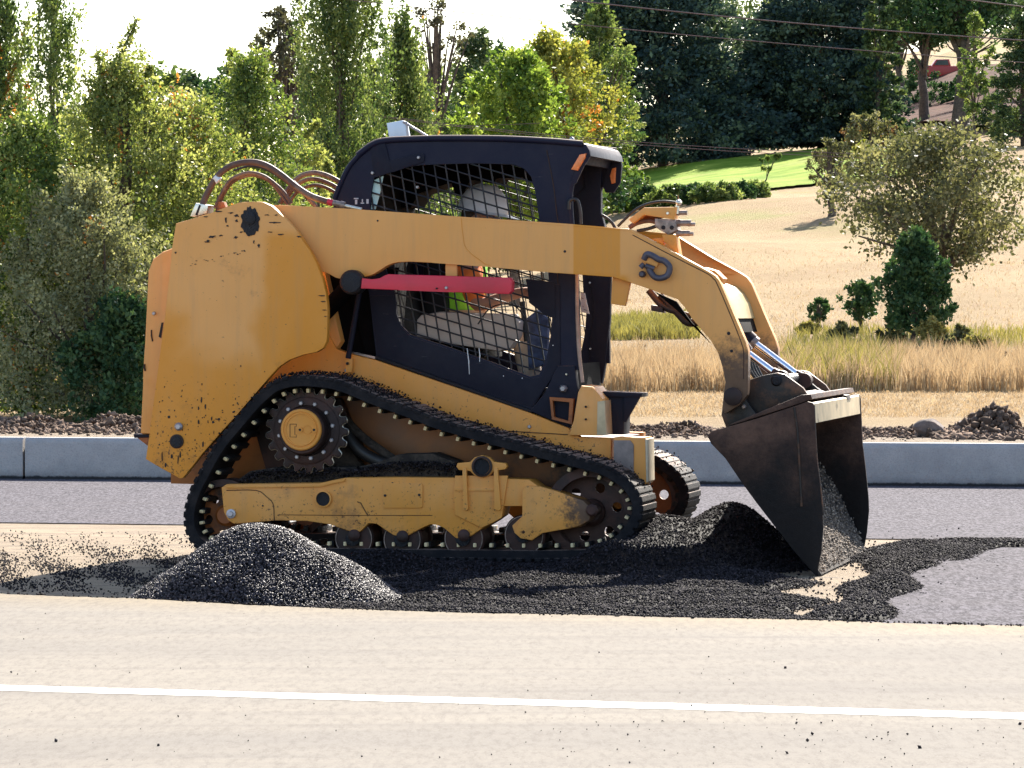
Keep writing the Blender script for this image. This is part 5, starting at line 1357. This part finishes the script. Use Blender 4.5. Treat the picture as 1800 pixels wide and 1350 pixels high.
# near thicket at the left
TH = 'pear thicket behind the kerb on the left'
tree('pear_tree', 'tall loose pear tree whose single shoot sticks highest into the sky', 215, 135, 430, 37, 'shrub', 46000, .038, 'pear', 11, crown0=.0, lumpy=1.7, odd=.012, sparse=.15, cl=46, sig=.055)
tree('pear_tree', 'leafy pear tree at the left frame edge with a few orange leaves', 45, 225, 290, 36.2, 'shrub', 40000, .038, 'pear_dark', 12, crown0=.0, lumpy=1.7, odd=.03, sparse=.12, cl=46, sig=.055)
tree('pear_tree', 'dusty lower pear bush in front of the thicket, left of the rear door', 150, 330, 330, 35.2, 'shrub', 32000, .036, 'pear_dusty', 13, crown0=.0, odd=.01, cl=46, sig=.055)
tree('pear_tree', 'bright leafy pear tree just above the rear tower plate', 335, 195, 320, 37.5, 'shrub', 30000, .038, 'pear', 14, crown0=.0, lumpy=1.7, odd=.05, cl=46, sig=.055)
tree('pear_tree', 'yellow-green pear tree behind the hydraulic hoses', 440, 112, 260, 44, 'shrub', 30000, .042, 'pear_dark', 15, crown0=.0, lumpy=1.7, odd=.005, sparse=.2, cl=46, sig=.055)
tree('pear_tree', 'small pear sapling left of the cab roof with one arching branch', 540, 235, 130, 47, 'shrub', 5200, .055, 'pear', 16, crown0=.0, sparse=.5, cl=40, sig=.05)
tree('dark_shrub', 'dark ivy-like shrub low beside the rear door', 215, 540, 170, 34.6, 'shrub', 9000, .05, 'ivy', 17, crown0=.0, sparse=.3, cat='shrub', trunk=False, sig=.06)
# arching shoots of the tallest pear tree
def shoots(parent_px, d, tips, lm, seed, leaf=.045):
    rng = np.random.default_rng(seed)
    for (bx, by, tx, ty, name, label) in tips:
        b = W(bx, by, d - CAMD); t = W(tx, ty, d - CAMD + rng.normal(0, .1)); g = float(T(b.x, b.y)); root = empty(name, (b.x, b.y, g)); tag(root, label, 'shoot')
        pts = spline([Vector((0, 0, b.z - g)), (Vector((0, 0, b.z - g)) + (t - b) * .5 + Vector((rng.normal(0, .04), 0, 0))), Vector((0, 0, b.z - g)) + (t - b)], 10)
        pts = [Vector((0, 0, 0))] + pts
        bm = bmesh.new(); add_tube(bm, pts, [.014 * (1 - .8 * i / len(pts)) + .002 for i in range(len(pts))], 5); obj('stem', bm, 'bark', root, 60)
        A = np.array([tuple(p) for p in pts[1:]]); k = rng.integers(0, len(A) - 1, 620); f = rng.random(620)[:, None]
        P = A[k] * (1 - f) + A[k + 1] * f + rng.normal(0, .045, (620, 3)) * (1.2 - k / len(A))[:, None]
        V, Fc = leaf_arrays(P, leaf, rng=rng); npmesh('leaves', V, Fc, LM[lm], root, np.clip(rng.uniform(.1, .9, 620), 0, 1))
shoots(0, 37, [(222, 170, 241, 35, 'pear_shoot', 'highest thin leafy shoot against the white sky'), (165, 200, 170, 95, 'pear_shoot', 'second leafy shoot left of the highest one'), (255, 190, 265, 118, 'pear_shoot', 'short leafy shoot right of the highest one'),
               (195, 200, 205, 110, 'pear_shoot', 'leafy shoot between the highest shoot and the poplars')], 'pear', 3)
shoots(0, 45, [(500, 275, 560, 215, 'pear_shoot', 'arching leafy shoot reaching right above the hoses'), (420, 130, 405, 88, 'pear_shoot', 'thin bare-tipped shoot above the yellow-green pear tree'), (560, 330, 575, 285, 'pear_shoot', 'small leafy sprig just left of the cab')], 'pear', 4, .05)

tree('poplar', 'poplar cut by the left frame edge', -5, -120, 110, 62, 'poplar', 21000, .068, 'poplar', 21, crown0=.05, odd=.05, cl=50)
tree('poplar', 'thin see-through poplar standing alone against the sky at the left', 92, -35, 145, 66, 'poplar', 16000, .065, 'poplar', 22, crown0=.05, sparse=.45, cl=40)
tree('poplar', 'tall dense poplar left of the cab roof', 600, -190, 165, 80, 'poplar', 42000, .075, 'poplar', 23, crown0=.05, cl=55)
tree('poplar', 'shorter paler poplar right behind the roof bracket', 710, 65, 145, 84, 'poplar', 28000, .075, 'poplar', 24, crown0=.05, odd=.02, cl=50)
tree('poplar', 'slim poplar half hidden between the two bigger ones', 655, 130, 80, 88, 'poplar', 8000, .10, 'poplar', 25, crown0=.05, cl=50)
tree('oak_tree', 'dark thin-crowned oak with bare twigs against the sky', 500, 22, 130, 95, 'broad', 3600, .11, 'brown', 26, crown0=.72, sparse=.7, cl=45, limbs=34, tw=1.3)
tree('conifer', 'feathery conifer behind the thicket at the left', 325, 130, 150, 70, 'cone', 11000, .11, 'conifer', 27, crown0=.02, cl=50)
tree('conifer', 'pale conifer left of the tall dense poplar', 420, 100, 150, 72, 'cone', 11000, .11, 'conifer', 28, crown0=.02, cl=50)
tree('conifer', 'shaggy wide conifer in the middle of the skyline', 838, 48, 210, 120, 'cone', 19000, .15, 'conifer', 29, crown0=.02, cl=60)
tree('conifer', 'small pointed conifer on the skyline right of the tall poplar', 665, 38, 34, 150, 'cone', 2600, .14, 'conifer', 30, crown0=.02, cl=40)
tree('conifer', 'small pointed conifer left of the gnarled oak', 702, 38, 34, 152, 'cone', 2600, .14, 'conifer', 31, crown0=.02, cl=40)
tree('oak_tree', 'gnarled oak with crooked bare limbs on the skyline', 768, 12, 110, 110, 'broad', 1500, .11, 'brown', 32, crown0=.80, sparse=.9, cl=36, limbs=40, tw=1.6)
tree('maple_tree', 'bright green maple in front of the skyline conifers', 905, 105, 200, 100, 'broad', 19000, .12, 'green', 33, crown0=.35, lumpy=1.5, cl=60)
tree('maple_tree', 'yellow-green tree with some orange twigs left of the big cedar', 975, 68, 180, 112, 'broad', 16000, .12, 'yellowgreen', 34, crown0=.4, lumpy=1.5, odd=.03, cl=55)
tree('maple_tree', 'small bright sapling low in front of the maple', 830, 170, 60, 96, 'shrub', 3600, .12, 'green', 35, crown0=.0, cl=50)
tree('maple_tree', 'pale green tree edge leaning out left of the big cedar', 1052, 20, 130, 118, 'broad', 12000, .12, 'poplar', 36, crown0=.3, lumpy=1.4, cl=55)
tree('cedar', 'huge dark cedar directly right of the cab', 1165, -90, 350, 208, 'cedar', 72000, .26, 'cedar', 37, crown0=.0, cl=80, sig=.42, odd=.012)
tree('cedar', 'second huge dark cedar with a lighter green edge', 1445, -75, 285, 211, 'cedar', 60000, .26, 'cedar', 38, crown0=.0, cl=80, sig=.42, odd=.012)
tree('cedar', 'narrow lit cedar column on the right side of the pair', 1545, -50, 80, 206, 'cedar', 9000, .24, 'conifer', 39, crown0=.0, cl=70)
tree('dark_tree', 'dark broadleaf tree behind the red pickup', 1625, -60, 150, 222, 'broad', 14000, .22, 'ivy', 40, crown0=.50, cl=60, tw=1.4)
tree('dark_tree', 'dark tree with a thick trunk right of the red pickup', 1690, -120, 150, 205, 'broad', 14000, .22, 'ivy', 41, crown0=.50, cl=60, tw=2.2)
tree('conifer', 'soft pale pine at the right frame edge', 1800, 0, 130, 190, 'cone', 15000, .2, 'conifer', 42, crown0=.03, cl=60)
tree('maple_tree', 'slim light sapling in front of the right-hand dark trees', 1712, 25, 56, 188, 'broad', 3200, .17, 'poplar', 43, crown0=.2, cl=40)
tree('dark_tree', 'dark tree filling the gap above the right cedar', 1810, -160, 200, 240, 'broad', 12000, .26, 'ivy', 48, crown0=.3, cl=60)
BK = [(20, 160), (120, 215), (180, 190), (260, 165), (300, 120), (380, 150), (450, 165), (560, 150), (640, 140), (740, 118), (800, 130), (870, 95), (930, 95), (985, 88), (1010, 120), (1260, -60), (1330, -40), (1580, -80), (1700, -60), (1880, -60)]
BC = {17: .45, 18: .45}
for i, (px, tp_) in enumerate(BK):
    where = ['far left', 'left poplars', 'left sky gap', 'left pears', 'skyline pears', 'bright pear', 'hoses', 'dense poplar', 'pointed conifers', 'gnarled oak', 'crooked limbs', 'shaggy conifer', 'maple', 'yellow-green tree', 'cedar edge', 'first cedar', 'cedar gap', 'cedar column', 'red pickup', 'right pine'][i]
    tree('backdrop_tree', 'hazy mid-green woodland tree far behind the ' + where, px, tp_, 200, (150 if px < 1050 else 255) + (i * 7) % 13, 'broad' if i % 3 else 'cone', 6500, .24, ['conifer', 'poplar', 'ivy'][i % 3], 60 + i, crown0=BC.get(i, 0), cl=60, group='woodland trees behind')
# hedge, shrubs and small trees on the hill
for i, px in enumerate(range(1085, 1330, 27)):
    p = on_terrain(px, 372 - (px - 1085) * .10)
    dd_ = p.y + CAMD
    lb_ = ['leftmost hedge bush, right by the cab', 'hedge bush above the auxiliary hoses', 'hedge bush above the coupler block', 'hedge bush just right of the coupler block', 'hedge bush left of the lawn sapling', 'hedge bush below the lawn sapling', 'hedge bush right of the lawn sapling', 'hedge bush below the lit lawn', 'next to last low hedge bush', 'last low hedge bush toward the small round tree'][i]
    tree('hedge_bush', lb_, px, 372 - (px - 1085) * .10 - (62 if i < 2 else 36 - i * 1.6), 70 if i < 2 else 62, dd_, 'shrub', 3600, .11, 'ivy' if i % 3 == 2 else 'poplar', 100 + i, crown0=.0, trunk=False, cat='bush', group='hedge below the lawn')
def hill_tree(name, label, px, base, top, wid, kind, n, leaf, lm, seed, near=0, **k):
    p = on_terrain(px, base); return tree(name, label, px, top, wid, p.y + CAMD - near, kind, n, leaf, lm, seed, **k)
hill_tree('shrub_tree', 'green shrub by the cab front above the hedge', 1095, 375, 285, 70, 'shrub', 4500, .11, 'green', 120, crown0=.0, trunk=False, cat='shrub')
hill_tree('small_tree', 'small round tree with several stems casting a shadow on the tan hill', 1462, 380, 248, 78, 'broad', 4200, .10, 'oak', 121, crown0=.22, sparse=.2, tw=2.2, limbs=20)
hill_tree('small_tree', 'slim yellowish shrub tree between the round tree and the orange-tipped bush', 1516, 330, 248, 46, 'broad', 2200, .11, 'yellowgreen', 122, crown0=.15, tw=1.2)
hill_tree('small_tree', 'bushy orange-tipped tree at the right end of the lawn', 1530, 320, 203, 100, 'broad', 6500, .12, 'oak', 123, crown0=.02, odd=.12)
hill_tree('sapling', 'leaning grey-green sapling on the lit lawn', 1340, 332, 272, 38, 'broad', 500, .13, 'poplar', 124, crown0=.55, sparse=.4, lean=.35, tw=1.2, limbs=8)
hill_tree('oak_tree', 'large sparse olive-coloured oak at the right edge', 1650, 592, 246, 320, 'broad', 19000, .072, 'oak', 125, crown0=.40, sparse=.75, cl=75, tw=1.6, limbs=20, bark='bark', sig=.15, lumpy=2.0)
hill_tree('evergreen_shrub', 'dense dark green cypress in front of the large oak', 1608, 594, 412, 112, 'shrub', 12000, .07, 'ivy', 127, near=3, crown0=.16, cl=50, cat='shrub')
hill_tree('small_tree', 'thin dark green tree left of the cypress', 1514, 582, 500, 66, 'broad', 2400, .06, 'ivy', 128, crown0=.25, sparse=.2, cl=40, tw=1.6)
hill_tree('small_tree', 'tiny dark tree farthest left on the tan slope', 1440, 580, 528, 38, 'broad', 1100, .05, 'ivy', 129, crown0=.3, sparse=.2, cl=30, tw=1.8)
for i, (px, b, t_, w_) in enumerate([(1570, 604, 560, 60), (1640, 612, 566, 56), (1690, 618, 580, 60), (1480, 596, 572, 50), (1720, 622, 598, 60), (1420, 588, 574, 40)]):
    hill_tree('brush', ['brushy undergrowth between the thin tree and the cypress', 'yellowish undergrowth at the foot of the large oak', 'low undergrowth right of the oak trunk', 'low scrub under the thin dark tree', 'last low scrub patch at the right edge', 'low scrub left of the tiny tree'][i], px, b, t_, w_, 'shrub', 1500, .06, ['oak', 'weed', 'oak', 'oak', 'weed', 'weed'][i], 140 + i, crown0=0, trunk=False, cat='shrub')
for i, (px, b, t_, w_) in enumerate([(1610, 165, 110, 80), (1655, 190, 150, 60), (1745, 225, 175, 100), (1600, 190, 140, 70), (1700, 180, 120, 60), (1790, 235, 200, 90)]):
    hill_tree('garden_shrub', ['dark shrub below the red pickup', 'bluish shrub on the shaded garden slope', 'pale spreading juniper at the right', 'dark shrub beside the cedar column', 'dark shrub under the thick trunk', 'low juniper at the right frame edge'][i], px, b, t_, w_, 'shrub', 2200, .17, ['ivy', 'ivy', 'conifer', 'ivy', 'ivy', 'oak'][i], 160 + i, crown0=0, trunk=False, cat='shrub')
hill_tree('shrub_tree', 'bright young shrub lit between the two cedars', 1335, 210, 130, 34, 'broad', 1500, .16, 'yellowgreen', 170, crown0=.0, cat='shrub')

# lawn sheet and bare slope patches that follow the hill
def patch(name, left, right, top_f, bot_f, mat, label, off=.12, nx=120, ny=24):
    pxs = np.tile(np.linspace(left, right, nx), ny); f = np.repeat(np.linspace(0, 1, ny), nx)
    V = on_terrain_arr(pxs, top_f(pxs) * (1 - f) + bot_f(pxs) * f); V[:, 2] += off
    ii = np.arange(nx * ny).reshape(ny, nx)
    o = npmesh(name, V, np.stack([ii[:-1, :-1], ii[:-1, 1:], ii[1:, 1:], ii[1:, :-1]], -1).reshape(-1, 4), mat, smooth=True); tag(o, label, kind='structure')
patch('lawn', 1060, 1600, lambda p: np.interp(p, [1060, 1140, 1330, 1450, 1600], [318, 300, 276, 264, 252]), lambda p: np.interp(p, [1060, 1200, 1330, 1450, 1600], [378, 358, 338, 326, 312]), 'lawn', 'sunlit green lawn below the dark cedars')
M['shade_soil'] = simple('shaded_slope_soil', (.085, .045, .035), .95, var=.5, sc=.5, bstr=.6, bdist=.05, spec=.04, dirt=(.22, .15, .09), dirt_amt=.42)  # slope soil coloured dark in place of the trees' shade
patch('garden_soil', 1560, 1830, lambda p: 120 + 0 * p, lambda p: np.interp(p, [1560, 1650, 1750, 1830], [225, 222, 235, 245]), 'shade_soil', 'reddish garden soil darkened for the shade under the right-hand trees', .3, 90, 60)

# grasses
def blades(name, X, Y, h, w_, lm, label, seed, lean=.25, zoff=0.0):
    rng = np.random.default_rng(seed); n = len(X); Z = T(X, Y) + zoff
    cw = .5 + .25 * np.sin(X * 7.3 + 2 * np.sin(Y * 1.7)) + .25 * np.sin(X * 17.1 - Y * 2.3)
    hh = h * rng.uniform(.45, 1.2, n) * (.65 + .5 * cw); a = rng.uniform(0, 6.28, n); l = rng.normal(0, lean, (n, 2)) * hh[:, None]
    ww = w_ * rng.uniform(.6, 1.4, n)
    B = np.stack([X, Y, Z], 1); dx = np.stack([np.cos(a) * ww, np.sin(a) * ww, np.zeros(n)], 1)
    mid = B + np.stack([l[:, 0] * .35, l[:, 1] * .35, hh * .6], 1); tip = B + np.stack([l[:, 0], l[:, 1], hh], 1)
    V = np.stack([B - dx * .5, B + dx * .5, mid + dx * .45, tip, mid - dx * .45], 1).reshape(-1, 3)
    k = np.arange(n)[:, None] * 5
    Fc = np.concatenate([k + [0, 1, 2], k + [0, 2, 4], k + [4, 2, 3]], 0)
    t = np.clip(rng.beta(2, 2, n) * .7 + .35 * (1 - cw) , 0, 1); tone = np.concatenate([t, t, t])
    o = npmesh(name, V, Fc, LM[lm], None, tone); tag(o, label, kind='stuff'); return o
def field(n, px0, px1, d0, d1, rng, pw=1.0):
    d = d0 + (d1 - d0) * rng.random(n) ** pw; px = rng.uniform(px0, px1, n); return (px - 900) / F * d, d - CAMD
rg = np.random.default_rng(77)
X, Y = field(46000, 880, 2000, 45.2, 50.5, rg); blades('tall_grass', X, Y, .40, .010, 'drygrass', 'band of tall dry golden grass at the foot of the hill', 1, .22)
X, Y = field(12000, -300, 880, 45.5, 51, rg); blades('tall_grass', X, Y, .5, .012, 'drygrass', 'tall dry grass seen past the left thicket', 2, .22)
X, Y = field(26000, 900, 2000, 36, 46, rg); blades('mown_grass', X, Y, .035, .007, 'drygrass', 'short mown straw-coloured grass behind the rubble', 3, .6)
X, Y = field(9000, 1000, 2000, 51, 110, rg); blades('hill_grass', X, Y, .07, .014, 'drygrass', 'sparse dry grass tufts on the lower hillside', 4, .5)
X, Y = field(3600, 1365, 1560, 45.3, 51, rg); X += .15 * np.sin(Y * 3); blades('green_weeds', X, Y, .46, .016, 'weed', 'yellow-green weed clump in the tall grass right of the arm', 5, .3)
X, Y = field(9000, 1050, 1230, 60, 68, rg); blades('green_weeds', X, Y, .26, .016, 'weed', 'strip of yellow-green weeds under the arm tab', 6, .3)
X, Y = field(2200, 1390, 1800, 56, 64, rg); blades('green_weeds', X, Y, .17, .013, 'weed', 'thin line of green weeds at the foot of the large oak', 7, .3)
# dry weeds by the kerb on the left
def dry_weed(px, py, top, lean, label, seed):
    rn = random.Random(seed); p = G(px, py, .33); root = empty('dry_weed', (p.x, p.y, p.z)); tag(root, label, 'weed', 'dry weeds behind the kerb')
    H = (py - top) / F * (p.y + CAMD); bm = bmesh.new()
    main = spline([Vector((0, 0, -.05)), Vector((lean * .35, 0, H * .55)), Vector((lean, 0, H))], 6); add_tube(bm, main, [.008 * (1 - .7 * i / len(main)) for i in range(len(main))], 5)
    P = []
    for k in range(9):
        b = main[4 + k % (len(main) - 5)]; d = Vector((rn.uniform(-.12, .12), rn.uniform(-.1, .1), rn.uniform(.05, .16))); add_tube(bm, [b, b + d * .6, b + d], [.003, .0025, .0012], 4)
        for q in range(26): f = rn.random(); P.append(b + d * f + Vector((rn.gauss(0, .012), rn.gauss(0, .012), rn.gauss(0, .012))))
    for q in range(170): b = main[rn.randrange(5, len(main))]; P.append(b + Vector((rn.gauss(0, .02), rn.gauss(0, .02), rn.gauss(0, .02))))
    obj('stems', bm, M['dry_stem'], root, 60)
    V, Fc = leaf_arrays(np.array([tuple(p_) for p_ in P]), .028, narrow=.4); npmesh('seed_heads', V, Fc, LM['dryweed'], root, RNG.uniform(.2, 1, len(P)))
M['dry_stem'] = simple('dry_stem', (.42, .32, .2), .8)
dry_weed(40, 735, 655, .30, 'dry feathery weed leaning right at the far left', 1)
dry_weed(8, 730, 630, -.02, 'upright dry weed cut by the left frame edge', 2)
dry_weed(125, 728, 640, .0, 'upright dry weed with bare side stems beside the dark shrub', 3)
dry_weed(62, 728, 690, .08, 'short dry tuft between the two taller weeds', 4)
# fence stakes
def stake(px, b, t_, px2, label):
    p = G(px, b, .36); q = W(px2, t_, p.y); root_o = tube('fence_stake', [Vector((0, 0, -.1)), Vector((q.x - p.x, 0, q.z - p.z))], .014, M['bark'], None, 6); root_o.location = p
    tag(root_o, label, 'fence stake', 'thin stakes in the tall grass')
stake(1130, 657, 606, 1134, 'thin stake in the tall grass left of the arm tip'); stake(1758, 676, 618, 1768, 'leaning stake in the tall grass at the right edge')

# overhead wires
def wire(p0, p1, Y, r, label, sag=.0, Y1=None):
    a = W(*p0, Y); b = W(*p1, Y if Y1 is None else Y1); d = b - a; pts = []
    for k in range(41):
        t = -1.2 + 3.4 * k / 40; q = a + d * t; q.z += sag * ((t - .5) ** 2 - .25); pts.append(q)
    o = tube('power_line', pts, r, M['wire_metal'], None, 5); tag(o, label, 'power line', 'overhead wires')
M['wire_metal'] = simple('cable', (.10, .06, .065), .5, .3)
wire((600, -2), (1800, 110), 45, .0075, 'middle overhead wire starting above the tall poplar', .25)
wire((985, -2), (1800, 71), 44, .0105, 'upper thicker overhead wire crossing the cedars', .2)
wire((1690, -2), (1800, 12), 46, .011, 'short overhead wire in the upper right corner')
wire((1050, 244), (1440, 268), 60, .007, 'upper of the two thin wires behind the cab roof', .1)
wire((1050, 248), (1440, 274), 60, .007, 'lower of the two thin wires behind the cab roof', .1)
wire((380, 204), (640, 220), 62, .006, 'faint wire in front of the poplars at the left', .1)

# red pickup under the trees
pc_ = on_terrain(1650, 141); zc = pc_.z
car = empty('red_pickup', (pc_.x, pc_.y, zc)); tag(car, 'old red pickup with a pale hood parked under the trees uphill', 'pickup')
M['carred'] = simple('car_red', (.40, .03, .02), .35, var=.1); M['carwhite'] = simple('car_pale', (.6, .6, .6), .35, var=.1); M['glass'] = simple('dark_glass', (.03, .04, .05), .1, var=.05)
prism('body', [(-2.1, .25), (-2.1, .75), (-1.4, .95), (-.6, 1.0), (2.1, 1.0), (2.1, .25)], -.85, .85, 'carred', car, .05)
prism('hood', [(-2.05, .78), (-1.4, .97), (-.62, 1.02), (-.62, 1.05), (-1.4, 1.0), (-2.05, .82)], -.8, .8, 'carwhite', car, .01)
cabn = prism('cabin', [(-.6, 1.0), (-.25, 1.5), (.7, 1.52), (.85, 1.0)], -.75, .75, 'carred', car, .05)
prism('side_window', [(-.42, 1.06), (-.18, 1.42), (.58, 1.43), (.68, 1.06)], -.757, -.752, 'glass', cabn, 0)
for x_ in (-1.4, 1.35):
    for y_ in (-.78, .6): lathe('wheel', (x_, .3), [(.3, y_ + .18), (.33, y_ + .1), (.33, y_ + .02), (.2, y_)], 'rubber', car, 20)
